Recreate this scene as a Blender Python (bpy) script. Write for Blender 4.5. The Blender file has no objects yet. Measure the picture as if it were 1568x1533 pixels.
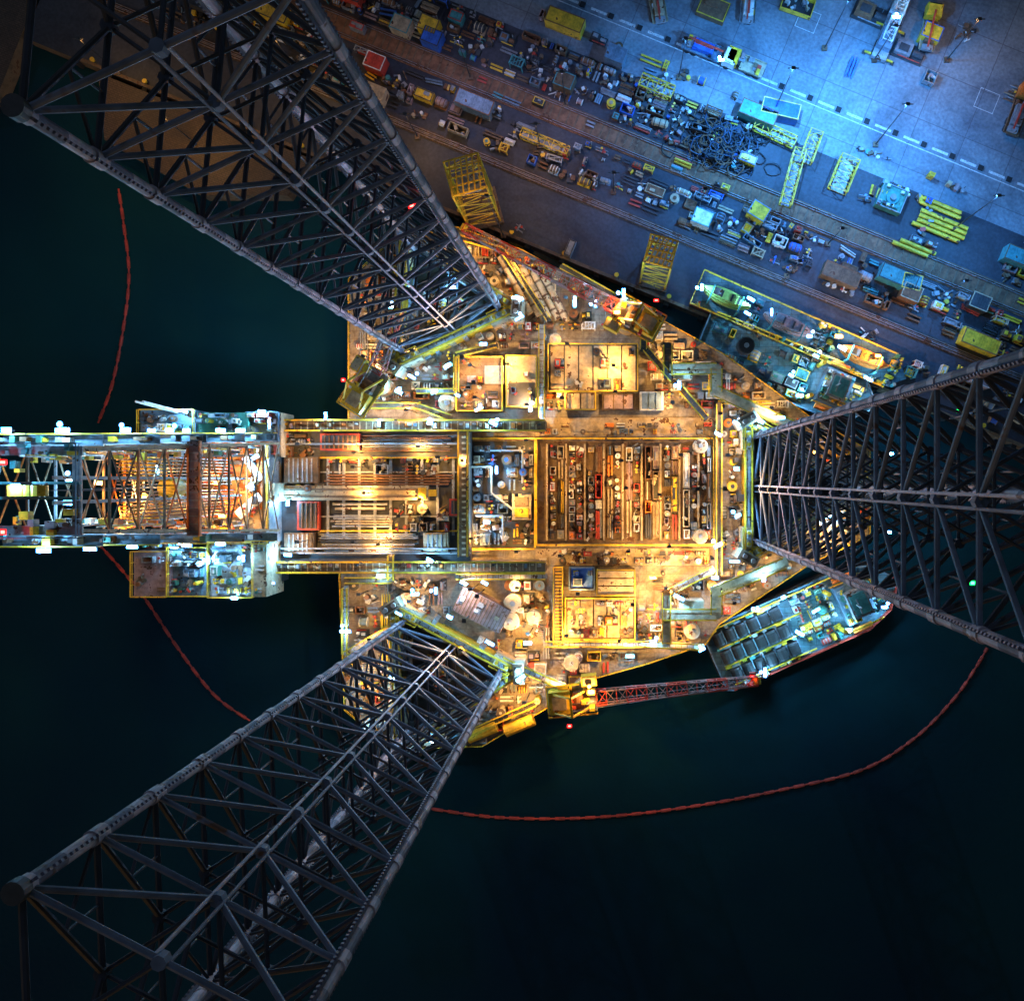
import bpy, math, random
from mathutils import Matrix, Vector
R = random.Random(7)
scene = bpy.context.scene
# P(): survey coordinates (0.1 m per unit at deck level z=0, origin under the drone)
H = 150.0; NX, NY = 930.0, 735.0
def P(px, py, z=0.0):
    k = (H - z) / H * 0.1
    return ((px - NX) * k, (NY - py) * k)
ZW, ZQ = -9.0, -6.0

# ---------------------------------------------------------------- materials
MATS = {}
def mat(name, col, rough=0.6, metal=0.0, var=0.4, scale=0.6, rust=0.0):
    m = bpy.data.materials.new(name); m.use_nodes = True
    nt = m.node_tree; b = nt.nodes['Principled BSDF']
    tc = nt.nodes.new('ShaderNodeTexCoord')
    n1 = nt.nodes.new('ShaderNodeTexNoise'); n1.inputs['Scale'].default_value = scale
    n1.inputs['Detail'].default_value = 3; n1.inputs['Roughness'].default_value = 0.75
    nt.links.new(tc.outputs['Object'], n1.inputs['Vector'])
    cr = nt.nodes.new('ShaderNodeValToRGB'); e = cr.color_ramp.elements
    d = tuple(c * (1 - var) for c in col); l = tuple(min(1, c * (1 + var * .6)) for c in col)
    e[0].position = 0.34; e[1].position = 0.62 - rust * .1
    e[0].color = (*d, 1); e[1].color = (*l, 1)
    if rust > 0:
        x = e.new(.70 - rust * .35); x.color = (.10, .04, .018, 1)
    nt.links.new(n1.outputs['Fac'], cr.inputs['Fac'])
    nt.links.new(cr.outputs['Color'], b.inputs['Base Color'])
    b.inputs['Roughness'].default_value = rough; b.inputs['Metallic'].default_value = metal
    MATS[name] = m; return m
def emat(name, col, s):
    m = bpy.data.materials.new(name); m.use_nodes = True
    b = m.node_tree.nodes['Principled BSDF']
    b.inputs['Base Color'].default_value = (*col, 1)
    b.inputs['Emission Color'].default_value = (*col, 1); b.inputs['Emission Strength'].default_value = s
    m.cycles.emission_sampling = 'NONE'
    MATS[name] = m
mat('yellow', (.78, .47, .03), .45, rust=.12)
mat('tan', (.43, .33, .21), .7, rust=.2)
mat('tanlight', (.55, .46, .33), .7, rust=.12)
mat('rust', (.19, .085, .04), .8, scale=1.2)
mat('brown', (.15, .095, .055), .75, rust=.25)
mat('dark', (.04, .04, .045), .6)
mat('darkblue', (.03, .06, .11), .6)
mat('steel', (.28, .29, .31), .5, .2, rust=.18)
mat('steelblue', (.15, .22, .29), .5, .2, rust=.15)
mat('red', (.5, .05, .03), .5, rust=.1)
mat('orange', (.75, .20, .03), .5, rust=.1)
mat('white', (.72, .72, .70), .5, rust=.1)
mat('blue', (.03, .12, .5), .5)
mat('green', (.06, .22, .16), .55, rust=.1)
mat('lime', (.35, .5, .12), .5)
mat('teal', (.06, .27, .29), .5, rust=.1)
mat('mauve', (.30, .20, .20), .7, rust=.2)
mat('rubber', (.015, .015, .017), .8)
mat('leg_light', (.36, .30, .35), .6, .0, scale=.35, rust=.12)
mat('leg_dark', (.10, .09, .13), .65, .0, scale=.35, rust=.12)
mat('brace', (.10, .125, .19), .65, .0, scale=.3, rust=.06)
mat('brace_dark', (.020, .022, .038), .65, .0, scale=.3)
mat('boomred', (.6, .07, .05), .6)
mat('hullside', (.09, .03, .025), .6, rust=.3)
mat('glass', (.02, .03, .04), .1)
mat('paint', (.6, .6, .6), .7, rust=.15, scale=2)
mat('railrust', (.20, .095, .05), .8, scale=.5, var=.5)
emat('em_cool', (.62, .88, 1.0), 25); emat('em_warm', (1, .62, .22), 14)
emat('em_red', (1, .05, .04), 20); emat('em_green', (.05, 1, .3), 12); emat('em_blue', (.25, .5, 1), 15)
emat('halo_cool', (.10, .42, 1.0), .8); emat('halo_warm', (1, .34, .04), .7); emat('halo_red', (.8, .02, .02), .5); emat('halo_green', (.02, .6, .15), .4)  # weak emission colours that paint a glare halo around the lamps

def deckmat(name, c1, c2, mort, sc, stain=(.05, .03, .02), stv=.5, bw=.6, rh=.3, msize=.02, rot=0, ns=.13):
    m = bpy.data.materials.new(name); m.use_nodes = True; nt = m.node_tree; b = nt.nodes['Principled BSDF']
    tc = nt.nodes.new('ShaderNodeTexCoord'); mp = nt.nodes.new('ShaderNodeMapping')
    mp.inputs['Rotation'].default_value[2] = rot
    nt.links.new(tc.outputs['Object'], mp.inputs['Vector'])
    br = nt.nodes.new('ShaderNodeTexBrick'); br.inputs['Scale'].default_value = sc
    br.offset = 0.0 if 'slab' in name else .5
    br.inputs['Color1'].default_value = (*c1, 1); br.inputs['Color2'].default_value = (*c2, 1)
    br.inputs['Mortar'].default_value = (*mort, 1); br.inputs['Mortar Size'].default_value = msize
    br.inputs['Brick Width'].default_value = bw; br.inputs['Row Height'].default_value = rh
    nt.links.new(mp.outputs['Vector'], br.inputs['Vector'])
    n = nt.nodes.new('ShaderNodeTexNoise'); n.inputs['Scale'].default_value = ns; n.inputs['Detail'].default_value = 9
    n.inputs['Roughness'].default_value = .72; n.inputs['Distortion'].default_value = .8
    nt.links.new(mp.outputs['Vector'], n.inputs['Vector'])
    r = nt.nodes.new('ShaderNodeValToRGB'); r.color_ramp.elements[0].position = .40; r.color_ramp.elements[1].position = .66
    r.color_ramp.elements[1].color = (stv, stv, stv, 1)
    nt.links.new(n.outputs['Fac'], r.inputs['Fac'])
    mx = nt.nodes.new('ShaderNodeMixRGB'); mx.inputs['Color2'].default_value = (*stain, 1)
    nt.links.new(r.outputs['Color'], mx.inputs['Fac']); nt.links.new(br.outputs['Color'], mx.inputs['Color1'])
    n3 = nt.nodes.new('ShaderNodeTexNoise'); n3.inputs['Scale'].default_value = 2.0; n3.inputs['Detail'].default_value = 5
    nt.links.new(mp.outputs['Vector'], n3.inputs['Vector'])
    m2 = nt.nodes.new('ShaderNodeMixRGB'); m2.blend_type = 'OVERLAY'; m2.inputs['Fac'].default_value = .6
    nt.links.new(mx.outputs['Color'], m2.inputs['Color1']); nt.links.new(n3.outputs['Fac'], m2.inputs['Color2'])
    nt.links.new(m2.outputs['Color'], b.inputs['Base Color']); b.inputs['Roughness'].default_value = .6
    MATS[name] = m
deckmat('deckplate', (.33, .29, .24), (.30, .26, .21), (.2, .15, .12), .25, (.09, .05, .03), .85, msize=.008, ns=.35)
deckmat('asphalt', (.045, .048, .064), (.048, .048, .06), (.045, .045, .055), .1, (.016, .016, .024), .8, rot=math.radians(22.3), msize=.004)
deckmat('slabconcrete', (.25, .28, .31), (.21, .24, .27), (.13, .13, .15), .10, (.06, .065, .09), .85, bw=.8, rh=.8, msize=.007, rot=math.radians(22.3), ns=.06)
deckmat('ballast', (.12, .075, .05), (.09, .06, .04), (.05, .03, .02), .9, (.04, .025, .018), .7, rot=math.radians(22.3), msize=.05)
deckmat('vesseldeck', (.09, .18, .21), (.08, .16, .20), (.03, .05, .06), .3, (.06, .05, .04), .6, msize=.01)

m = bpy.data.materials.new('water'); m.use_nodes = True; nt = m.node_tree; b = nt.nodes['Principled BSDF']
tc = nt.nodes.new('ShaderNodeTexCoord')
n = nt.nodes.new('ShaderNodeTexNoise'); n.inputs['Scale'].default_value = .9; n.inputs['Detail'].default_value = 3
nt.links.new(tc.outputs['Object'], n.inputs['Vector'])
bp = nt.nodes.new('ShaderNodeBump'); bp.inputs['Strength'].default_value = .3; bp.inputs['Distance'].default_value = .3
nt.links.new(n.outputs['Fac'], bp.inputs['Height']); nt.links.new(bp.outputs['Normal'], b.inputs['Normal'])
n2 = nt.nodes.new('ShaderNodeTexNoise'); n2.inputs['Scale'].default_value = .018; n2.inputs['Detail'].default_value = 4
nt.links.new(tc.outputs['Object'], n2.inputs['Vector'])
cr = nt.nodes.new('ShaderNodeValToRGB')
cr.color_ramp.elements[0].color = (.004, .024, .042, 1); cr.color_ramp.elements[1].color = (.008, .056, .060, 1)
cr.color_ramp.elements[0].position = .35; cr.color_ramp.elements[1].position = .7
nt.links.new(n2.outputs['Fac'], cr.inputs['Fac']); nt.links.new(cr.outputs['Color'], b.inputs['Base Color'])
b.inputs['Roughness'].default_value = .25; b.inputs['IOR'].default_value = 1.33
MATS['water'] = m

# ---------------------------------------------------------------- mesh builder
class MB:
    def __init__(s, name):
        s.name = name; s.v = []; s.f = []; s.mi = []; s.ml = []; s.T = Matrix.Identity(4)
    def mid(s, mname):
        if mname not in s.ml: s.ml.append(mname)
        return s.ml.index(mname)
    def add(s, vs, fs, mname):
        o = len(s.v); T = s.T
        s.v.extend([tuple(T @ Vector(v)) for v in vs])
        i = s.mid(mname)
        for f in fs: s.f.append(tuple(o + k for k in f)); s.mi.append(i)
    def box(s, cx, cy, z0, sx, sy, h, m, rot=0):
        c, sn = math.cos(rot), math.sin(rot); vs = []
        for z in (z0, z0 + h):
            for dx, dy in ((-1, -1), (1, -1), (1, 1), (-1, 1)):
                x, y = dx * sx / 2, dy * sy / 2
                vs.append((cx + x * c - y * sn, cy + x * sn + y * c, z))
        s.add(vs, [(3, 2, 1, 0), (4, 5, 6, 7), (0, 1, 5, 4), (1, 2, 6, 5), (2, 3, 7, 6), (3, 0, 4, 7)], m)
    def cyl(s, p, q, r, m, n=8, r2=None):
        p = Vector(p); q = Vector(q); d = q - p
        if d.length < 1e-5: return
        r2 = r if r2 is None else r2
        d.normalize(); a = d.orthogonal().normalized(); b = d.cross(a); vs = []
        for pt, rr in ((p, r), (q, r2)):
            for i in range(n):
                t = 2 * math.pi * i / n; vs.append(tuple(pt + (a * math.cos(t) + b * math.sin(t)) * rr))
        fs = [(i, (i + 1) % n, n + (i + 1) % n, n + i) for i in range(n)]
        fs += [tuple(range(n - 1, -1, -1)), tuple(range(n, 2 * n))]
        s.add(vs, fs, m)
    def beam(s, p, q, w, h, m):
        p = Vector(p); q = Vector(q); d = (q - p)
        if d.length < 1e-5: return
        d.normalize(); up = Vector((0, 0, 1))
        if abs(d.z) > .95: up = Vector((0, 1, 0))
        a = d.cross(up).normalized() * w / 2; b = a.cross(d).normalized() * h / 2
        vs = [tuple(pt + x * a + y * b) for pt in (p, q) for x, y in ((-1, -1), (1, -1), (1, 1), (-1, 1))]
        s.add(vs, [(3, 2, 1, 0), (4, 5, 6, 7), (0, 1, 5, 4), (1, 2, 6, 5), (2, 3, 7, 6), (3, 0, 4, 7)], m)
    def prism(s, pts, z0, z1, m, side=None):
        n = len(pts)
        vs = [(x, y, z0) for x, y in pts] + [(x, y, z1) for x, y in pts]
        a = sum(pts[i][0] * pts[(i + 1) % n][1] - pts[(i + 1) % n][0] * pts[i][1] for i in range(n))
        idx = list(range(n)) if a > 0 else list(range(n - 1, -1, -1))
        s.add(vs, [tuple(n + i for i in idx)], m)
        s.add(vs, [(idx[k], idx[(k + 1) % n], n + idx[(k + 1) % n], n + idx[k]) for k in range(n)], side or m)
    def pbox(s, x0, y0, x1, y1, z0, z1, m):
        ax, ay = P(x0, y0, z1); bx, by = P(x1, y1, z1)
        s.box((ax + bx) / 2, (ay + by) / 2, z0, abs(bx - ax), abs(ay - by), z1 - z0, m)
    def build(s, parent=None):
        me = bpy.data.meshes.new(s.name); me.from_pydata(s.v, [], s.f)
        for k in s.ml: me.materials.append(MATS[k])
        me.polygons.foreach_set('material_index', s.mi); me.update()
        ob = bpy.data.objects.new(s.name, me); scene.collection.objects.link(ob)
        if parent: ob.parent = parent
        return ob
def empty(name):
    e = bpy.data.objects.new(name, None); scene.collection.objects.link(e); return e
def inside(x, y, poly):
    c = False; n = len(poly)
    for i in range(n):
        x1, y1 = poly[i]; x2, y2 = poly[(i + 1) % n]
        if (y1 > y) != (y2 > y) and x < (x2 - x1) * (y - y1) / (y2 - y1) + x1: c = not c
    return c
def TR(x, y, z, rot=0): return Matrix.Translation((x, y, z)) @ Matrix.Rotation(rot, 4, 'Z')

# ---------------------------------------------------------------- small items
def item(m, kind, sx, sy, c1, c2):
    u = R.uniform
    if kind == 'crate':
        h = u(.7, 1.8); m.box(0, 0, 0, sx, sy, h, c1)
        for s_ in (-1, 1):
            m.box(0, s_ * (sy / 2 - .12), h, sx * .98, .12, .1, c2); m.box(s_ * (sx / 2 - .12), 0, h, .12, sy * .9, .11, c2)
        for i in range(R.randint(1, 3)):
            m.box(u(-.25, .25) * sx, u(-.25, .25) * sy, h, u(.2, .4) * sx, u(.2, .4) * sy, u(.1, .35), R.choice((c1, c2, 'steel')))
    elif kind == 'basket':
        h = u(.9, 1.4); m.box(0, 0, 0, sx, sy, .15, 'dark')
        for s_ in (-1, 1):
            m.box(0, s_ * (sy / 2 - .06), .15, sx, .12, h, c1); m.box(s_ * (sx / 2 - .06), 0, .15, .12, sy - .26, h, c1)
        for i in range(int(sx * sy * .8) + 2):
            m.box(u(-.36, .36) * sx, u(-.36, .36) * sy, .15, u(.2, .8), u(.2, .8), u(.3, 1), R.choice((c2, 'steel', 'rust', 'white', 'tan')), u(0, 1.5))
    elif kind == 'pipes':
        L = max(sx, sy) ; W = min(sx, sy); r = R.choice((.09, .14, .2)); n = max(3, int(W / (2.2 * r)))
        for i in range(n):
            y = -W / 2 + (i + .5) * W / n; a = u(-.04, .04) * L; mm = R.choice((c1, c1, c2))
            p, q = ((-L / 2 + a, y, r + .15), (L / 2 + a, y, r + .15)) if sx >= sy else ((y, -L / 2 + a, r + .15), (y, L / 2 + a, r + .15))
            m.cyl(p, q, r, mm, 6)
            if i % 2 and u(0, 1) < .6:
                m.cyl((p[0], p[1], p[2] + 1.7 * r), (q[0], q[1], q[2] + 1.7 * r), r, mm, 6)
        for t in (-.3, .3):
            if sx >= sy: m.box(t * L, 0, 0, .2, W, .15, 'brown')
            else: m.box(0, t * L, 0, W, .2, .15, 'brown')
    elif kind == 'tank':
        r = min(sx, sy) / 2 * .92; h = u(1.2, 2.5)
        m.cyl((0, 0, 0), (0, 0, h), r, c1, 16); m.cyl((0, 0, h), (0, 0, h + .12), r * .93, c2, 16)
        m.cyl((0, 0, h + .12), (0, 0, h + .3), r * .3, c1, 8)
    elif kind == 'htank':
        L = max(sx, sy); r = min(sx, sy) * .42; h = r + .3; pr = (lambda a: (a, 0, h)) if sx >= sy else (lambda a: (0, a, h))
        m.cyl(pr(-L * .38), pr(L * .38), r, c1, 12); m.cyl(pr(-L * .38), pr(-L * .47), r, c1, 12, r * .5); m.cyl(pr(L * .38), pr(L * .47), r, c1, 12, r * .5)
        for t in (-.3, 0, .3): m.cyl(pr(t * L - .06), pr(t * L + .06), r * 1.06, c2, 12)
        m.box(0, 0, 0, sx, sy, .12, c2)
    elif kind == 'machine':
        h = u(.8, 1.6); m.box(0, 0, 0, sx, sy, .2, 'dark')
        m.box(-sx * .18, 0, .2, sx * .5, sy * .7, h, c1); m.box(-sx * .18, 0, .2 + h, sx * .3, sy * .4, .15, c2)
        m.cyl((sx * .12, 0, h * .6), (sx * .45, 0, h * .6), min(sx, sy) * .2, c2, 10)
        m.cyl((sx * .3, sy * .3, .2), (sx * .3, sy * .3, h + .6), .1, 'steel', 6)
        m.cyl((-sx * .3, -sy * .42, .6), (sx * .45, -sy * .42, .6), .09, R.choice(('yellow', 'steel', 'red')), 6)
    elif kind == 'container':
        h = 2.6; m.box(0, 0, 0, sx, sy, h, c1); n = int(max(sx, sy) / .4)
        for i in range(n):
            t = -max(sx, sy) / 2 + (i + .5) * max(sx, sy) / n
            if sx >= sy: m.box(t, 0, h, .16, sy * .92, .05, c1)
            else: m.box(0, t, h, sx * .92, .16, .05, c1)
        for s_ in (-1, 1):
            m.box(s_ * (sx / 2 - .06), 0, h, .14, sy, .09, c2); m.box(0, s_ * (sy / 2 - .06), h, sx, .14, .08, c2)
    elif kind == 'frame':
        h = u(1, 2.2)
        for a in (-1, 1):
            m.box(0, a * (sy / 2 - .1), h, sx, .15, .15, c1); m.box(a * (sx / 2 - .1), 0, h + .01, .15, sy, .15, c1)
            for b_ in (-1, 1): m.box(a * (sx / 2 - .1), b_ * (sy / 2 - .1), 0, .15, .15, h, c1)
        n = R.randint(2, 5)
        for i in range(n): m.box(-sx / 2 + (i + .5) * sx / n, 0, h - .16, .1, sy * .95, .1, c1)
        m.beam((-sx / 2, -sy / 2, h + .1), (sx / 2, sy / 2, h + .1), .1, .1, c1)
        m.box(0, 0, 0, sx * .7, sy * .7, h * .5, c2)
    elif kind == 'reel':
        r = min(sx, sy) / 2
        if R.random() < .5:
            m.cyl((0, 0, 0), (0, 0, .15), r, c1, 18); m.cyl((0, 0, .15), (0, 0, .9), r * .8, 'dark', 18)
            m.cyl((0, 0, .9), (0, 0, 1.02), r * .95, c1, 18); m.cyl((0, 0, 1.02), (0, 0, 1.1), r * .4, c2, 12)
        else:
            for a in (-1, 1): m.cyl((a * r * .7, 0, r), (a * r * .8, 0, r), r, c1, 16)
            m.cyl((-r * .7, 0, r), (r * .7, 0, r), r * .75, c2, 14)
    elif kind == 'beams':
        L = max(sx, sy); W = min(sx, sy); n = max(2, int(W / .5))
        for i in range(n):
            y = -W / 2 + (i + .5) * W / n; a = u(-.06, .06) * L
            if sx >= sy: m.box(a, y, 0, L, .08, .4, c1); m.box(a, y, .4, L, .28, .06, c1)
            else: m.box(y, a, 0, .08, L, .4, c1); m.box(y, a, .4, .28, L, .06, c1)
    elif kind == 'manifold':
        n = max(2, int(sy / .45))
        for i in range(n):
            y = -sy / 2 + (i + .5) * sy / n
            c = R.choice((c1, c2, 'steel')); x0 = u(-.5, -.2) * sx; x1 = u(.2, .5) * sx
            m.cyl((x0, y, .5), (x1, y, .5), .1, c, 6); m.cyl((x1, y, .5), (x1, y, 0), .1, c, 6)
            xv = u(-.2, .2) * sx; m.cyl((xv, y, .5), (xv, y, .95), .07, c, 6); m.cyl((xv, y, .95), (xv, y, 1.02), .2, R.choice(('red', 'yellow', c2)), 8)
        m.cyl((0, -sy / 2, .75), (0, sy / 2, .75), .13, c2, 6)
    elif kind == 'scrap':
        for i in range(int(sx * sy * 1.6) + 4):
            c = R.choice((c1, c2, 'steel', 'white', 'rust', 'dark', 'brown')); x, y = u(-.45, .45) * sx, u(-.45, .45) * sy
            if R.random() < .35: a = u(0, 3.14); l = u(.4, 1.6); m.cyl((x - l / 2 * math.cos(a), y - l / 2 * math.sin(a), .2), (x + l / 2 * math.cos(a), y + l / 2 * math.sin(a), u(.1, .5)), u(.05, .15), c, 5)
            elif R.random() < .3: r = u(.2, .4); m.cyl((x, y, 0), (x, y, u(.5, .9)), r, c, 9)
            else: m.box(x, y, 0, u(.2, 1), u(.2, .8), u(.15, .9), c, u(0, 1.57))
NAMES = dict(crate='storage_crate', basket='open_cargo_basket', pipes='pipe_bundle', tank='storage_tank', htank='tank_container',
             machine='generator_unit', container='shipping_container', frame='steel_frame', reel='cable_reel',
             beams='steel_beam_stack', manifold='pipe_manifold', scrap='drum_and_scrap_pile')
DK = ['crate', 'basket', 'pipes', 'tank', 'htank', 'machine', 'machine', 'frame', 'reel', 'beams', 'manifold', 'manifold', 'scrap', 'scrap']
PAL = ['tan', 'brown', 'steel', 'rust', 'tan', 'white', 'yellow', 'orange', 'mauve', 'dark', 'steelblue', 'red', 'dark', 'steel', 'tanlight', 'white']
def fill(m, x0, y0, x1, y1, cell, z, kinds=DK, pal=PAL, prob=.9, ok=None, base=None, gap=.3):
    base = base or Matrix.Identity(4)
    y = y0
    while y < y1 - cell * .4:
        ch = min(cell * R.uniform(.7, 1.3), y1 - y); x = x0
        while x < x1 - cell * .4:
            cw = min(cell * R.uniform(.6, 1.6), x1 - x)
            cx, cy = x + cw / 2, y + ch / 2
            if R.random() < prob and (ok is None or ok(cx, cy)):
                m.T = base @ TR(cx, cy, z, R.choice((0, 0, 0, math.pi, R.uniform(-.06, .06))))
                item(m, R.choice(kinds), max(.6, cw - gap), max(.6, ch - gap), R.choice(pal), R.choice(pal))
            x += cw
        y += ch
    m.T = Matrix.Identity(4)
def pfill(m, x0, y0, x1, y1, cell, z, **k):
    ax, ay = P(x0, y1, z); bx, by = P(x1, y0, z); fill(m, ax, ay, bx, by, cell, z, **k)
def rail(m, p, q, z, c='yellow', w=.11):
    p = Vector((p[0], p[1], z)); q = Vector((q[0], q[1], z)); L = (q - p).length
    for h in (.55, 1.1): m.beam(p + Vector((0, 0, h)), q + Vector((0, 0, h)), w if h > 1 else w * .6, .07, c)
    n = max(1, int(L / 1.6))
    for i in range(n + 1):
        a = p.lerp(q, i / n); m.beam(a, a + Vector((0, 0, 1.1)), .07, .07, c)
def walkway(m, pts, z, wpx=10, floor='tan', c='yellow'):
    W = [Vector((*P(x, y, z), z)) for x, y in pts]; hw = wpx * .05
    for i, (a, b_) in enumerate(zip(W[:-1], W[1:])):
        d = (b_ - a).normalized(); s_ = Vector((-d.y, d.x, 0)) * hw; o = Vector((0, 0, .013 * (i % 3)))
        m.beam(a - d * hw * .8 + o, b_ + d * hw * .8 + o, 2 * hw, .12, floor)
        rail(m, a + s_, b_ + s_, z + .06, c, .16); rail(m, a - s_, b_ - s_, z + .06, c, .16)
        n = int((b_ - a).length / .8)
        if wpx < 15:
            for k in range(n):
                t = a.lerp(b_, (k + .5) / n); m.beam(t - s_ + Vector((0, 0, .085)), t + s_ + Vector((0, 0, .085)), .1, .04, 'brown')
def truss(m, p, q, w, h, bays, rc, rb, mc, mb, mc2=None, w2=None):
    p = Vector(p); q = Vector(q); d = (q - p).normalized(); up = Vector((0, 0, 1))
    if abs(d.z) > .9: up = Vector((1, 0, 0))
    a = d.cross(up).normalized(); b_ = a.cross(d).normalized(); prev = None
    for i in range(bays + 1):
        t = i / bays; k = 1 + ((w2 / w if w2 else 1) - 1) * t; c = p.lerp(q, t)
        cur = [c + a * x * w / 2 * k + b_ * y * h / 2 * k for x, y in ((-1, -1), (1, -1), (1, 1), (-1, 1))]
        for j in range(4): m.cyl(cur[j], cur[(j + 1) % 4], rb, mb, 5)
        if prev:
            mm = mc if (mc2 is None or i % 4 < 2) else mc2
            for j in range(4):
                m.cyl(prev[j], cur[j], rc, mm, 6)
                k1 = (j + 1) % 4
                m.cyl(prev[j], cur[k1], rb, mb if mm is mc else mm, 5) if i % 2 else m.cyl(prev[k1], cur[j], rb, mb if mm is mc else mm, 5)
        prev = cur

# ---------------------------------------------------------------- rig
rig = empty('jackup_drilling_rig')
lamps = MB('floodlights')
nl = [0]
COOL = (.22, .60, 1.0); WARM = (1, .52, .13)
def light(x, y, z, col, power, r=.25, parent=None, spot=False, size=150, aim=None):
    L = bpy.data.lights.new('lamp_bulb', 'SPOT' if spot else 'POINT'); L.color = col; L.energy = power; L.shadow_soft_size = r
    if spot: L.spot_size = math.radians(size); L.spot_blend = .6
    o = bpy.data.objects.new('lamp_bulb_%d' % nl[0], L); nl[0] += 1; o.location = (x, y, z); scene.collection.objects.link(o)
    if aim is not None: o.rotation_euler = (Vector(aim) - Vector((x, y, z))).to_track_quat('-Z', 'Y').to_euler()
    o.parent = parent or rig; return o
def fixture(mb, x, y, z, kind, w, rot, pole, drop):
    em = {'cool': 'em_cool', 'warm': 'em_warm', 'red': 'em_red', 'green': 'em_green', 'blue': 'em_blue', 'grey': 'em_cool'}[kind]
    halo = {'warm': 'halo_warm', 'red': 'halo_red', 'green': 'halo_green'}.get(kind, 'halo_cool')
    c, s_ = math.cos(rot), math.sin(rot)
    L = w * R.uniform(.5, .95); W = R.uniform(.16, .30)
    mb.box(x, y, z - .38, L + .2, .3, .14, pole, rot)
    mb.box(x, y, z - .24, L + .28, W + .26, .07, halo, rot)          # dim glowing tray, paints a bloom halo round the strip light
    mb.box(x, y, z - .16, L, W, .12, em, rot)
    if w >= 1.0 and R.random() < .5:                                # twin round flood next to the strip, on a painted halo disc
        X, Y = x - s_ * R.uniform(.5, .8) + c * R.uniform(-.6, .6), y + c * R.uniform(.5, .8)
        mb.cyl((X, Y, z - .5), (X, Y, z - .4), .3, halo, 12); mb.cyl((X, Y, z - .4), (X, Y, z - .25), .2, em, 10, .1); mb.beam((X, Y, z - .5), (x, y, z - .5), .08, .08, pole)
    mb.beam((x, y, z - .38), (x, y, z - drop), .12, .12, pole)
def flood(px, py, z, kind='cool', power=600, w=1.5, rot=0, mb=None, drop=2.5, parent=None, spot=False, pole='dark', xy=None):
    x, y = xy or P(px, py, z); mb = mb or lamps
    col = {'cool': COOL, 'warm': WARM, 'red': (1, .03, .02), 'green': (.05, 1, .35), 'blue': (.07, .36, 1), 'grey': (.40, .42, .8)}[kind]
    if spot:  # hooded down-light: dark housing on top, lens underneath
        mb.box(x, y, z, .55, .45, .2, pole); mb.box(x, y, z - .06, .4, .3, .05, 'em_warm' if kind == 'warm' else 'em_blue')
        mb.beam((x + .3, y, z + .1), (x + .3, y, z - drop), .1, .1, pole)
        if power: light(x, y, z - .35, col, power, .14, parent, True)
        return
    fixture(mb, x, y, z, kind, w, rot, pole, drop)
    if power: light(x, y, z + .5, col, power, .11, parent)
HULL = [(536, 640), (536, 430), (600, 372), (700, 350), (800, 385), (900, 440), (1010, 490), (1110, 545), (1240, 640), (1330, 690), (1330, 820),
        (1240, 862), (1100, 955), (1080, 985), (990, 1015), (900, 1040), (850, 1075), (740, 1140), (600, 1145), (530, 1085), (522, 885)]
hullw = [P(x, y) for x, y in HULL]
hb = MB('hull'); hb.prism(hullw, ZW - 1, 0, 'deckplate', 'hullside')
for i in range(len(hullw)):
    rail(hb, hullw[i], hullw[(i + 1) % len(hullw)], 0, 'yellow', .10)
hb.build(rig)

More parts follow.
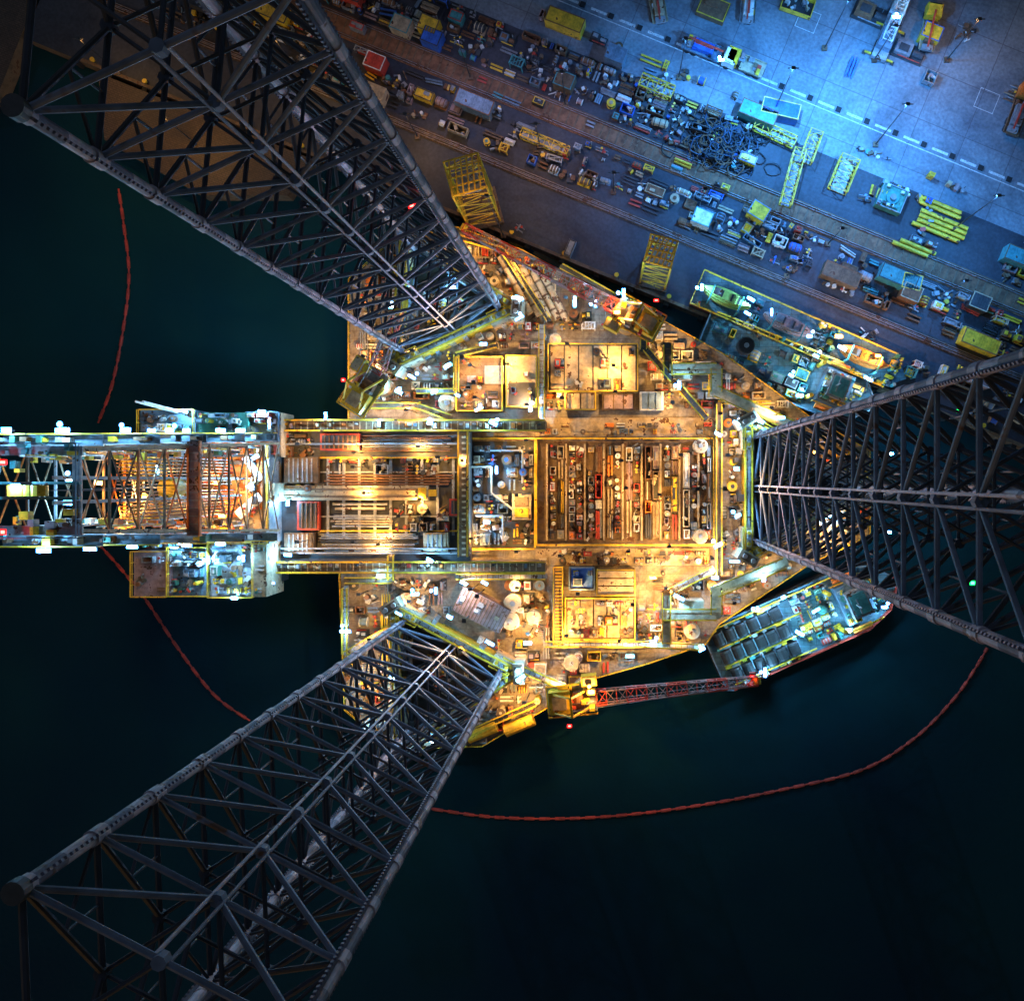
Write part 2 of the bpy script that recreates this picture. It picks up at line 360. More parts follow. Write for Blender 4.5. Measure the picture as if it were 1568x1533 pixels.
LEGS = {'a': [(628, 545), (770, 480)], 'b': [(772, 1020), (628, 945)], 'c': [(1150, 826), (1150, 670)]}
tris = []; legmid = []
def leg(pts, name):
    A, B = [Vector((*P(*p), 0)) for p in pts]; M_ = (A + B) / 2; d = (B - A); n = Vector((-d.y, d.x, 0)).normalized()
    out = M_.copy(); out.normalize()
    if n.dot(out) < 0: n = -n
    C = M_ + n * d.length * .866; T = [A, B, C]; tris.append(T); legmid.append((M_, n))
    cen = (A + B + C) / 3
    m = MB(name); z0, z1, bay = -12, 99.5, 7.4; nb = int(round((z1 - z0) / bay)); bay = (z1 - z0) / nb
    V = lambda p, z: Vector((p.x, p.y, z))
    for ci, c in enumerate(T):
        for i in range(nb):
            za, zb = z0 + i * bay, z0 + (i + 1) * bay
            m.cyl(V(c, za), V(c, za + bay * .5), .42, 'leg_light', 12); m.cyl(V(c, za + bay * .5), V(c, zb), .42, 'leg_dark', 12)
            m.cyl(V(c, zb - .7), V(c, zb + .7), .52, 'leg_light', 12)
        w = (cen - c).normalized(); s_ = Vector((-w.y, w.x, 0))
        ang = math.atan2(s_.y, s_.x)
        m.box(c.x, c.y, z0, 1.35, .16, z1 - z0, 'leg_dark', ang)
        z = 0.0
        while z < z1 - .4:
            for sg in (-1, 1):
                e = c + s_ * sg * .74; m.box(e.x, e.y, z, .18, .18, .26, 'leg_dark', ang)
            z += .55
        m.cyl(V(c, z1), V(c, z1 + .8), .62, 'dark', 14)
    for i in range(nb + 1):
        z = z0 + i * bay; mids = []
        for k in range(3):
            p, q = T[k], T[(k + 1) % 3]; mid = (p + q) / 2; mids.append(mid)
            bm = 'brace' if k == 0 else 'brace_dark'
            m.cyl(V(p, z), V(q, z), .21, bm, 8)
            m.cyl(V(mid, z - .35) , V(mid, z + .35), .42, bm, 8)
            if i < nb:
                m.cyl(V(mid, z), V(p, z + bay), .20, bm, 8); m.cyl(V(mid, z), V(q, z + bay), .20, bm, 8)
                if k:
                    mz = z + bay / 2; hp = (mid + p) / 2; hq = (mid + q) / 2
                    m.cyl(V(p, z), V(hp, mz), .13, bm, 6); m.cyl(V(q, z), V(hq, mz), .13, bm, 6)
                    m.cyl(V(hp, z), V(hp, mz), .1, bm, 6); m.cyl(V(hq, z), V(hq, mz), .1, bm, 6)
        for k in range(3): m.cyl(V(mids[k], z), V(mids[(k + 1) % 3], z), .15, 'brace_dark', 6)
    dd = d.normalized()
    for sg in (-.42, .42):
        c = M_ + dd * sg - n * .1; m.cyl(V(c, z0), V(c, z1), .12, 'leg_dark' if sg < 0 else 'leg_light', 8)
    m.build(rig)
    g = MB('jacking_house_' + name[-1])
    infl = [cen + (c - cen) * 1.27 for c in T]
    for k in range(3):
        p, q = infl[k], infl[(k + 1) % 3]; dv = (q - p).normalized(); L = (q - p).length
        g.beam(V(p, 5), V(q, 5), .9, .2, 'steel')
        nn = Vector((-dv.y, dv.x, 0))
        for sg in (-.5, .5): rail(g, p + nn * sg, q + nn * sg, 5.1, 'yellow', .22)
        g.beam(V(p, 2.4), V(q, 2.4), .5, 4.6, 'yellow')
        for t in range(1, 14):
            o = p.lerp(q, t / 14); g.beam(V(o, 5.1), V(o + nn * .5, 5.16), .15, .1, 'brown')
            g.box(o.x + nn.x * R.uniform(-1.6, 1.6), o.y + nn.y * R.uniform(-1.6, 1.6), 0, R.uniform(.5, 1.2), R.uniform(.4, 1), R.uniform(1, 4.5), R.choice(('tan', 'steel', 'dark', 'white', 'brown', 'steelblue')), math.atan2(dv.y, dv.x))
        for cc, sg in ((p, 1), (q, -1)):
            o = cc + dv * sg * 2.6; an = math.atan2(dv.y, dv.x)
            g.box(o.x, o.y, 0, 3.2, 1.6, 5.6, 'tan', an); g.box(o.x, o.y, 5.6, 2.4, 1.0, .5, 'white', an)
            for e in (-1, 0, 1):
                oo = o + dv * e * .8; g.cyl(V(oo, 6.1), V(oo, 6.6), .28, 'yellow' if e else 'steel', 8)
            rail(g, o + nn * .9 - dv * 1.6, o + nn * .9 + dv * 1.6, 5.6, 'yellow', .12)
    for c in T:
        w = (c - cen).normalized(); o = cen + (c - cen) * 1.3; an = math.atan2(w.y, w.x)
        g.box(o.x, o.y, 0, 1.6, 3.0, 7.0, 'tanlight', an); g.box(o.x, o.y, 7.0, 1.1, 2.2, .3, 'brown', an)
        s_ = Vector((-w.y, w.x, 0))
        for e in (-.7, .7): oo = o + s_ * e; g.cyl(V(oo, 7.3), V(oo, 7.8), .35, 'white', 10)
    g.prism([(c.x, c.y) for c in [cen + (c - cen) * 1.15 for c in T]], .02, .05, 'dark')
    for i in range(26):
        a = R.uniform(0, 6.28); r = R.uniform(0, 4.2); g.T = TR(cen.x + r * math.cos(a), cen.y + r * math.sin(a), .05, R.uniform(0, 3)); item(g, R.choice(('machine', 'scrap', 'manifold')), 1.3, 1.2, R.choice(PAL), R.choice(PAL))
    g.T = Matrix.Identity(4)
    g.build(rig)
    return cen
for nm in 'abc': leg(LEGS[nm], 'truss_leg_' + nm)
def near_tri(x, y, k=1.42):
    for T in tris:
        cen = (T[0] + T[1] + T[2]) / 3
        if inside(x, y, [tuple((cen + (c - cen) * k))[:2] for c in T]): return True
    return False

EXC = [(425, 636, 1100, 880), (838, 520, 985, 632), (698, 540, 835, 632), (845, 870, 1022, 985), (690, 900, 775, 975)]
def okdeck(x, y):
    px, py = x * 10 + NX, NY - y * 10
    if not inside(px, py, HULL) or near_tri(x, y): return False
    for dx, dy in ((9, 0), (-9, 0), (0, 9), (0, -9)):
        if not inside(px + dx, py + dy, HULL): return False
    return not any(a - 5 < px < c + 5 and b_ - 5 < py < d + 5 for a, b_, c, d in EXC)
dc = MB('deck_machinery')
fill(dc, -42, -42, 40, 40, 1.7, 0, ok=okdeck, prob=.84)
for i in range(230):
    x = R.uniform(-40, 30); y = R.uniform(-38, 36); L = R.uniform(3, 13); z = R.uniform(.4, 2.4); hz = R.random() < .5
    x2, y2 = (x + L, y) if hz else (x, y + L)
    if okdeck(x, y) and okdeck(x2, y2) and okdeck((x + x2) / 2, (y + y2) / 2):
        mm = R.choice(('steel', 'yellow', 'tan', 'white', 'yellow', 'dark'))
        for k in range(R.randint(1, 4)):
            o = .36 * k; dc.cyl((x + (0 if hz else o), y + (o if hz else 0), z), (x2 + (0 if hz else o), y2 + (o if hz else 0), z), R.uniform(.07, .13), mm, 6)
dc.build(rig)

# ---- cantilever
cz = 3.5
ca = MB('cantilever')
ca.pbox(430, 645, 720, 875, 1.5, cz, 'dark')
for y in (652, 868): ca.pbox(405, y - 8, 835, y + 8, 0.5, cz + 1.0, 'brown')
for y in (644, 660, 860, 876):
    x0, y0 = P(405, y, cz + 1); x1, y1 = P(835, y, cz + 1); rail(ca, (x0, y0), (x1, y1), cz + 1, 'yellow', .24)
for i in range(42):
    x = 410 + i * 10
    for y in (652, 868):
        ca.pbox(x, y - 6, x + 1.6, y + 6, cz + 1, cz + 1.08, 'tan')
        if R.random() < .5: ca.pbox(x + 3, y - 4, x + R.uniform(6, 9), y + R.uniform(-2, 4), cz + 1, cz + 1 + R.uniform(.3, 1), R.choice(PAL))
for y in (680, 840, 847): 
    a, b_ = P(430, y, cz + 1.4), P(720, y, cz + 1.4); ca.cyl((*a, cz + 1.4), (*b_, cz + 1.4), .14, 'steel', 7)
for x in range(500, 700, 24): ca.pbox(x, 700, x + 4, 820, cz, cz + .35, 'steel')
for y in (700, 722, 790, 812): ca.pbox(490, y, 700, y + 2.2, cz, cz + .4, 'yellow' if y in (700, 812) else 'steel')
ca.T = TR(0, 0, cz)
def prow(x0, x1, y0, y1, step, r, mt, z=.3):
    y = y0
    while y < y1:
        a = P(x0 + R.uniform(-4, 4), y, cz + z); b_ = P(x1 + R.uniform(-6, 6), y, cz + z)
        ca.cyl((*a, z), (*b_, z), r, R.choice(mt), 7); y += step
prow(552, 690, 668, 692, 3.2, .12, ['steel', 'rust', 'brown', 'dark'])
prow(490, 640, 818, 846, 3.2, .12, ['steel', 'dark', 'brown'])
prow(500, 690, 728, 742, 4.5, .16, ['brown', 'rust', 'dark'])
prow(510, 595, 772, 786, 7, .2, ['tanlight', 'tan'])
prow(510, 600, 790, 808, 4, .14, ['tan', 'steel', 'brown'])
ca.T = Matrix.Identity(4)
ca.pbox(405, 744, 655, 766, cz, cz + 1.2, 'tan')
ca.pbox(410, 748, 650, 751, cz + 1.2, cz + 1.4, 'brown'); ca.pbox(410, 759, 650, 762, cz + 1.2, cz + 1.4, 'brown')
ca.pbox(640, 747, 652, 763, cz + 1.4, cz + 2, 'yellow'); ca.pbox(656, 750, 668, 760, cz + 1.4, cz + 2, 'yellow')
for (x0, y0, x1, y1, mt) in ((490, 664, 550, 690, 'red'), (455, 768, 488, 812, 'red'), (688, 764, 704, 790, 'red'), (435, 700, 486, 740, 'brown'), (648, 816, 686, 846, 'tan'), (435, 816, 480, 846, 'brown')):
    ca.pbox(x0, y0, x1, y1, cz, cz + 1.2, mt)
    ca.pbox(x0 + 3, y0 + 3, x1 - 3, y1 - 3, cz + 1.2, cz + 1.3, 'dark' if mt == 'red' else mt)
    for x in range(x0 + 6, x1 - 4, 7): ca.pbox(x, y0 + 2, x + 2, y1 - 2, cz + 1.3, cz + 1.45, 'rust' if mt == 'red' else 'steel')
DP = ['brown', 'dark', 'steel', 'rust', 'tan', 'steelblue', 'yellow', 'dark', 'brown', 'red']
pfill(ca, 500, 700, 690, 728, 1.4, cz + .1, prob=.6, pal=DP); pfill(ca, 605, 768, 690, 815, 1.4, cz + .1, prob=.8, pal=DP)
pfill(ca, 432, 664, 486, 700, 1.4, cz, pal=DP); pfill(ca, 432, 740, 500, 768, 1.3, cz, prob=.5, pal=DP)
ca.pbox(702, 662, 718, 852, cz, cz + 1.6, 'brown')
for y in range(668, 850, 9): ca.pbox(707, y, 713, y + 3, cz + 1.6, cz + 1.8, 'tanlight')
for x in (703, 717):
    a, b_ = P(x, 662, cz + 1.6), P(x, 852, cz + 1.6); rail(ca, a, b_, cz + 1.6, 'yellow', .2)
ca.build(rig)

# ---- pipe deck
md = MB('cargo_deck')
md.pbox(720, 676, 822, 838, .0, .5, 'dark'); md.pbox(822, 676, 1090, 832, 0, .6, 'brown')
for x in range(836, 1088, 29):
    md.pbox(x, 680, x + 3, 828, .6, 1.3, 'tan')
for x in list(range(841, 1085, 29)):
    ax, ay = P(x + 1, 826, .6); bx, by = P(min(x + 23, 1088), 682, .6)
    for half in (0, 1):
        hx0 = ax + (bx - ax) * half * .52; hx1 = hx0 + (bx - ax) * .48
        if R.random() < .5:
            fill(md, hx0, ay, hx1, by, 1.15, .6, kinds=['crate', 'basket', 'machine', 'manifold', 'tank', 'scrap'], prob=.9, gap=.15)
        else:
            y = ay
            while y < by - 1:
                L = min(R.uniform(1.5, 6), by - y)
                md.T = TR((hx0 + hx1) / 2, y + L / 2, .6)
                item(md, R.choice(['pipes', 'beams', 'pipes', 'crate', 'basket']), hx1 - hx0 - .1, L - .3, R.choice(PAL), R.choice(PAL)); y += L
            md.T = Matrix.Identity(4)
pfill(md, 724, 680, 818, 752, 1.5, .5, pal=['steelblue', 'dark', 'steel', 'brown', 'dark', 'blue', 'tan']); pfill(md, 724, 752, 784, 835, 1.6, .5, pal=['dark', 'steelblue', 'steel', 'tan', 'darkblue'])
pfill(md, 784, 800, 818, 835, 1.4, .5)
md.pbox(784, 757, 813, 796, .5, 2.4, 'tan'); md.pbox(788, 761, 809, 775, 2.4, 2.6, 'brown'); md.pbox(788, 779, 809, 792, 2.4, 2.6, 'yellow')
for (x0, y0, x1, y1) in ((822, 672, 1092, 834), (720, 672, 820, 840)):
    c = [P(x0, y0, .6), P(x1, y0, .6), P(x1, y1, .6), P(x0, y1, .6)]
    for i in range(4): rail(md, c[i], c[(i + 1) % 4], .6, 'yellow', .24)
for pts in ([(722, 715), (752, 715), (752, 755), (785, 780)], [(728, 790), (770, 790), (770, 830)], [(735, 690), (800, 690), (800, 740)]):
    W = [(*P(x, y, 2.2), 2.2) for x, y in pts]
    for a, b_ in zip(W[:-1], W[1:]): md.cyl(a, b_, .16, 'tanlight' if pts[0][1] == 715 else 'steel', 8)
md.pbox(820, 640, 1096, 668, 0, .35, 'tan'); md.pbox(820, 840, 1086, 866, 0, .35, 'tan')
pfill(md, 826, 643, 1090, 667, 1.2, .35, prob=.6); pfill(md, 826, 842, 1085, 864, 1.2, .35, prob=.6)
for cx, cy, r in ((1073, 683, 11), (1073, 822, 11), (850, 520, 9), (685, 617, 14), (788, 897, 9), (785, 924, 14), (782, 951, 14), (875, 1016, 12), (1060, 967, 12), (817, 945, 11), (757, 573, 13), (1143, 529, 13)):
    z = 3.0 if r != 13 else 2; x, y = P(cx, cy, z)
    md.cyl((x, y, 0), (x, y, z), r * .098, 'dark' if cy in (573, 529) else 'tanlight', 22); md.cyl((x, y, z), (x, y, z + .1), r * .085, 'tan' if cy not in (573, 529) else 'rubber', 22)
    md.cyl((x, y, z + .1), (x, y, z + .3), r * .03, 'steel', 10)
md.build(rig)

# ---- side houses
sh = MB('deck_houses')
def hatch(x0, y0, x1, y1, z, n, mt='tan', gap='brown', vert=True):
    sh.pbox(x0, y0, x1, y1, 0, z - .3, gap)
    for i in range(n):
        if vert: a = x0 + 2 + (x1 - x0 - 4) * i / n; b_ = x0 + 2 + (x1 - x0 - 4) * (i + 1) / n; sh.pbox(a + 1, y0 + 2, b_ - 1, y1 - 2, z - .3, z, mt)
        else: a = y0 + 2 + (y1 - y0 - 4) * i / n; b_ = y0 + 2 + (y1 - y0 - 4) * (i + 1) / n; sh.pbox(x0 + 2, a + 1, x1 - 2, b_ - 1, z - .3, z, mt)
def edge(x0, y0, x1, y1, z, c='yellow', w=.17):
    k = [P(x0, y0, z), P(x1, y0, z), P(x1, y1, z), P(x0, y1, z)]
    for i in range(4): rail(sh, k[i], k[(i + 1) % 4], z, c, w)
hatch(840, 528, 976, 600, 2, 6, 'tan', 'dark'); edge(840, 528, 976, 600, 2)
pfill(sh, 848, 532, 972, 598, 1.6, 2, prob=.5)
hatch(866, 601, 912, 628, 2.4, 2, 'tan'); edge(866, 601, 912, 628, 2.4)
hatch(980, 600, 1016, 628, 2.5, 3, 'steelblue', 'white'); hatch(922, 603, 972, 628, 1.6, 3, 'mauve')
sh.pbox(700, 548, 770, 630, 0, 2.8, 'brown'); edge(700, 548, 770, 630, 2.8)
sh.pbox(776, 546, 822, 624, 0, 3.4, 'tan'); sh.pbox(779, 586, 819, 621, 3.4, 3.5, 'dark'); edge(776, 546, 822, 624, 3.4)
pfill(sh, 704, 590, 766, 626, 1.4, 2.8, prob=.8); pfill(sh, 780, 550, 820, 582, 1.4, 3.4, prob=.4); pfill(sh, 782, 590, 817, 618, 1.2, 3.5, prob=.3)
sh.pbox(742, 560, 772, 588, 2.8, 3.0, 'steel'); pfill(sh, 704, 552, 740, 588, 1.4, 2.8, prob=.5)
pfill(sh, 836, 602, 866, 630, 1.4, 0)
hatch(914, 872, 972, 911, 3, 3, 'tan', vert=False); edge(914, 872, 972, 911, 3)
hatch(872, 868, 910, 902, 2.4, 1, 'blue', 'dark'); pfill(sh, 876, 872, 906, 898, 1.2, 2.4, pal=['blue', 'darkblue', 'steel'], prob=.7); edge(872, 868, 910, 902, 2.4, 'steelblue')
hatch(866, 915, 972, 978, 1.6, 5, 'tan', 'brown'); edge(866, 915, 972, 978, 1.6)
pfill(sh, 870, 918, 968, 974, 1.5, 1.6, prob=.8); pfill(sh, 975, 872, 1020, 980, 1.5, 0, prob=.9)
sh.pbox(848, 868, 862, 985, 0, 2.2, 'brown'); edge(848, 868, 862, 985, 2.2)
for y in range(872, 984, 5): sh.pbox(850, y, 860, y + 1.6, 2.2, 2.3, 'yellow')
x, y = P(736, 935, 4); sh.T = TR(x, y, 0, math.radians(-27))
sh.box(0, 0, 0, 8.0, 3.9, 3.4, 'mauve')
for i in range(16): sh.box(-3.9 + i * .52, 0, 3.4, .14, 3.7, .12, 'brown')
for i in range(5): sh.box(R.uniform(-3.4, 3.4), R.uniform(-1.5, 1.5), 3.4, R.uniform(.5, 1), R.uniform(.4, .8), R.uniform(.3, .8), R.choice(('steel', 'tan', 'white')))
sh.T = Matrix.Identity(4)
for pts, z, w in (([(830, 500), (830, 640)], 3.0, 8), ([(988, 535), (1052, 608), (1080, 640)], 3.2, 9),
                  ([(1032, 566), (1096, 566), (1096, 600), (1215, 655)], 4.6, 16), ([(1022, 530), (1022, 575)], 4.2, 12),
                  ([(985, 535), (985, 500), (940, 470)], 4, 9), ([(1016, 940), (1096, 940), (1096, 905), (1200, 862)], 4.6, 16),
                  ([(1020, 908), (1020, 985)], 4.2, 12), ([(1025, 905), (1090, 872)], 3, 9), ([(985, 985), (1075, 990)], 3.6, 8),
                  ([(700, 882), (835, 882)], 3.2, 8), ([(530, 888), (600, 888), (600, 850)], 4.2, 8), ([(690, 640), (640, 622), (548, 622)], 4, 8),
                  ([(835, 985), (990, 985)], 2.6, 8), ([(770, 1010), (862, 1050)], 5, 9), ([(640, 600), (700, 600), (700, 545), (760, 530)], 3.6, 7),
                  ([(720, 1120), (820, 1075)], 1.5, 8), ([(530, 900), (530, 1000), (600, 960)], 3.6, 7), ([(860, 410), (940, 455)], 2, 8),
                  ([(700, 365), (770, 385), (840, 490)], 2, 7), ([(1100, 620), (1100, 880)], 2.4, 8)):
    walkway(sh, pts, z, w, 'tanlight' if w >= 16 else R.choice(('dark', 'steel', 'brown')))
sh.pbox(1032, 560, 1060, 580, 0, 4.4, 'tanlight'); sh.pbox(1040, 920, 1078, 940, 0, 4.5, 'tanlight')
for i in range(5):
    a = P(765 + i * 17, 392 + i * 8, 2); b_ = P(812 + i * 14, 480 + i * 3, 2); sh.cyl((*a, 1.6), (*b_, 1.6), .5, 'tan', 12)
    for t in (.2, .5, .8): c = Vector((*a, 1.6)).lerp(Vector((*b_, 1.6)), t); e = (Vector((*b_, 1.6)) - Vector((*a, 1.6))).normalized() * .15; sh.cyl(c - e, c + e, .62, 'brown', 12)
for (cx, cy) in ((795, 1112), (738, 1122)):
    a = P(cx - 22, cy + 8, 1.5); b_ = P(cx + 22, cy - 10, 1.5); sh.cyl((*a, 1.2), (*b_, 1.2), .95, 'yellow', 14)
sh.build(rig)

# ---- drill floor & derrick
df = MB('drill_floor'); dz = 9
df.pbox(296, 664, 412, 832, 1, dz, 'steel'); df.pbox(300, 700, 402, 792, dz, dz + .3, 'orange')
df.pbox(215, 628, 300, 668, 2, dz, 'steelblue'); df.pbox(300, 632, 380, 664, 2, dz - .5, 'green')
df.pbox(380, 632, 430, 700, 1, dz - 2, 'tan'); df.pbox(205, 844, 260, 913, 3, dz - .5, 'mauve')
df.pbox(260, 838, 322, 912, 3, dz - 1.5, 'steelblue'); df.pbox(322, 830, 390, 914, 3, dz - 1, 'steel')
df.pbox(388, 780, 408, 914, 2, dz + .5, 'tan'); df.pbox(222, 815, 300, 842, 3, dz - 2, 'dark')
df.pbox(408, 690, 432, 890, 0, 3, 'dark'); pfill(df, 410, 694, 430, 886, 1.2, 3, pal=DP, prob=.8)
df.pbox(404, 740, 420, 768, 2, dz, 'tan')
a = P(360, 790, dz + 2); b_ = P(395, 760, dz + 2); df.beam((*a, dz + 1), (*b_, dz + 1), 1.4, .4, 'white')
a = P(375, 700, dz + 1); b_ = P(400, 735, dz + 1); df.beam((*a, dz + 1), (*b_, dz + 1), .9, .4, 'white')
BP = ['steelblue', 'dark', 'steel', 'rust', 'white', 'yellow', 'green']
pfill(df, 218, 632, 296, 664, 1.3, dz, pal=BP); pfill(df, 264, 842, 318, 908, 1.3, dz - 1.5, pal=BP, prob=.85); pfill(df, 303, 634, 378, 662, 1.3, dz - .5, pal=BP, prob=.7)
pfill(df, 326, 834, 386, 910, 1.4, dz - 1, pal=BP, prob=.8); pfill(df, 382, 634, 428, 698, 1.4, dz - 2); pfill(df, 224, 817, 298, 840, 1.2, dz - 2, pal=BP)
pfill(df, 390, 784, 406, 910, 1.2, dz + .5, pal=BP, prob=.35); pfill(df, 210, 850, 256, 908, 1.4, dz - .5, pal=['mauve', 'steel', 'brown'], prob=.15)
pfill(df, 302, 666, 400, 698, 1.4, dz + .1, pal=['red', 'orange', 'steel', 'tan', 'white']); pfill(df, 302, 794, 385, 828, 1.4, dz + .1, pal=['orange', 'steel', 'tan', 'yellow'])
pfill(df, 304, 704, 398, 788, 1.8, dz + .3, pal=['red', 'orange', 'rust', 'brown', 'tan', 'dark'], prob=.55)
for (x0, y0, x1, y1, z) in ((215, 628, 300, 668, dz), (205, 844, 260, 913, dz - .5), (260, 838, 322, 912, dz - 1.5), (322, 830, 390, 914, dz - 1), (296, 664, 412, 832, dz), (380, 632, 430, 700, dz - 2)):
    k = [P(x0, y0, z), P(x1, y0, z), P(x1, y1, z), P(x0, y1, z)]
    for i in range(4): rail(df, k[i], k[(i + 1) % 4], z, 'yellow' if z > 7.4 else 'steelblue', .14)
for px in (262, 272):
    a = P(px + 10, 632, dz); df.cyl((*a, dz), (a[0] - 1.2, a[1] + .8, 19), .16, 'white', 8)
df.build(rig)
dk = MB('derrick')
cx, cy = -53.6, -1.0; zb, zt = dz, 58; wb, wt = 12.5, 7.6; nb = 9
def lev(t, ex=0):
    w = (wb + (wt - wb) * t) / 2 + ex; z = zb + (zt - zb) * t
    return [Vector((cx + a * w, cy + b_ * w, z)) for a, b_ in ((-1, -1), (1, -1), (1, 1), (-1, 1))]
dlamps = []
for i in range(nb):
    a, b_ = lev(i / nb), lev((i + 1) / nb)
    for j in range(4):
        k = (j + 1) % 4; c = R.choice(('orange', 'tan', 'brown', 'brown'))
        dk.beam(a[j], b_[j], .36, .36, 'tan'); dk.beam(b_[j], b_[k], .22, .25, R.choice(('orange', 'steel', 'brown')))
        dk.cyl(a[j], b_[k], .1, c, 6); dk.cyl(a[k], b_[j], .1, c, 6)
    if i % 2 == 0:
        o = lev((i + .5) / nb, .9)
        for (p, q) in ((o[3], o[2]), (o[0], o[1])):
            dk.beam(p, q, 1.1, .12, 'steelblue'); sg = 1 if p is o[3] else -1
            for e in (-.55, .55): rail(dk, p + Vector((0, e, 0)), q + Vector((0, e, 0)), p.z + .06, 'yellow' if e * sg > 0 else 'steel', .12)
            for _ in range(7):
                t = p.lerp(q, R.random()); dk.box(t.x, t.y, t.z + .06, R.uniform(.4, 1), R.uniform(.3, .8), R.uniform(.4, 1.3), R.choice(BP))
            for tt in ((.15, .75) if sg > 0 else (.4,)):
                t = p.lerp(q, tt + R.uniform(-.1, .1)); dlamps.append((t.x, t.y + sg * .9, t.z + 1.6))
o = lev(.55, .6); dk.beam(o[1], o[2], 1.5, .5, 'mauve'); dk.beam(o[1] + Vector((.8, 0, .3)), o[2] + Vector((.8, 0, .3)), .15, .6, 'orange')
for i in range(12):
    t = o[1].lerp(o[2], (i + .5) / 12); dk.box(t.x, t.y, t.z + .25, 1.3, .12, .1, 'steel')
for j in range(4):
    a = lev(0); k = (j + 1) % 4
    if j == 1: continue
    for s_ in range(14):
        p = a[j].lerp(a[k], (s_ + .5) / 14); dk.beam(p, p + Vector((0, 0, 5)), .85, .2, 'white' if s_ % 2 else 'orange')
for y in [i * .45 - 4 for i in range(18)]:
    if abs(y) < .6: continue
    dk.beam((cx - 4.4, cy + y, 33), (cx + 1, cy + y, 33), .12, .2, 'yellow')
for i in range(110):
    x = cx - 4 + (i % 12) * .36; y = cy + (-3.8 + (i // 12) * .42) * (1 if i % 2 else -1)
    dk.cyl((x, y, dz), (x, y, 35), .08, R.choice(('steel', 'rust', 'tan')), 5)
for y in (-1.2, 1.2): dk.beam((cx + 1, cy + y, dz), (cx + 1, cy + y, zt - 1), .25, .35, 'steel')
dk.box(cx + 1, cy, 26, 2, 1.8, 4, 'yellow'); dk.cyl((cx + 1, cy, 30), (cx + 1, cy, 33), 1.2, 'yellow', 12)
for o in (-.3, 0, .3): dk.cyl((cx + 1 + o, cy + o, 33), (cx + 1 + o, cy, zt), .05, 'dark', 4)
for i in range(75):
    z = R.uniform(14, 56); w = (wb + (wt - wb) * (z - zb) / (zt - zb)) / 2 - .8
    sd = R.choice((-1, 1)); dk.box(cx + R.uniform(-w, w), cy + sd * (w - .2), z, R.uniform(.4, 1.3), R.uniform(.3, .8), R.uniform(.4, 1.6), R.choice(BP + ['orange', 'yellow', 'yellow', 'orange']))
    p = (cx + R.uniform(-w, w), cy + sd * w, z); dk.cyl(p, (p[0], p[1], z + R.uniform(3, 10)), .09, R.choice(('white', 'yellow', 'orange')), 5)
w = wt / 2 + .6
for a in (-1, 1):
    dk.box(cx, cy + a * w * .85, zt, 2 * w, .9, .25, 'steel'); dk.box(cx + a * w * .88, cy, zt + .02, .8, 2 * w * .75, .25, 'steel')
for a, b_ in (((-w, -w), (w, -w)), ((w, -w), (w, w)), ((w, w), (-w, w)), ((-w, w), (-w, -w))):
    rail(dk, (cx + a[0], cy + a[1]), (cx + b_[0], cy + b_[1]), zt + .25, 'steelblue', .1)
for y in (-.7, .7): dk.beam((cx - w, cy + y, zt + .6), (cx + w, cy + y, zt + .6), .25, .6, 'teal')
for i in range(4): dk.cyl((cx - 1.2 + i * .7, cy - .5, zt + 1.2), (cx - 1.2 + i * .7, cy + .5, zt + 1.2), .8, 'yellow', 14)
for i in range(26): dk.box(cx + R.uniform(-w, w), cy + R.choice((-1, 1)) * w * R.uniform(.4, 1), zt + .25, R.uniform(.3, 1), R.uniform(.3, .8), R.uniform(.3, 1), R.choice(('teal', 'yellow', 'green', 'steel', 'white', 'yellow')))
dk.build(rig)

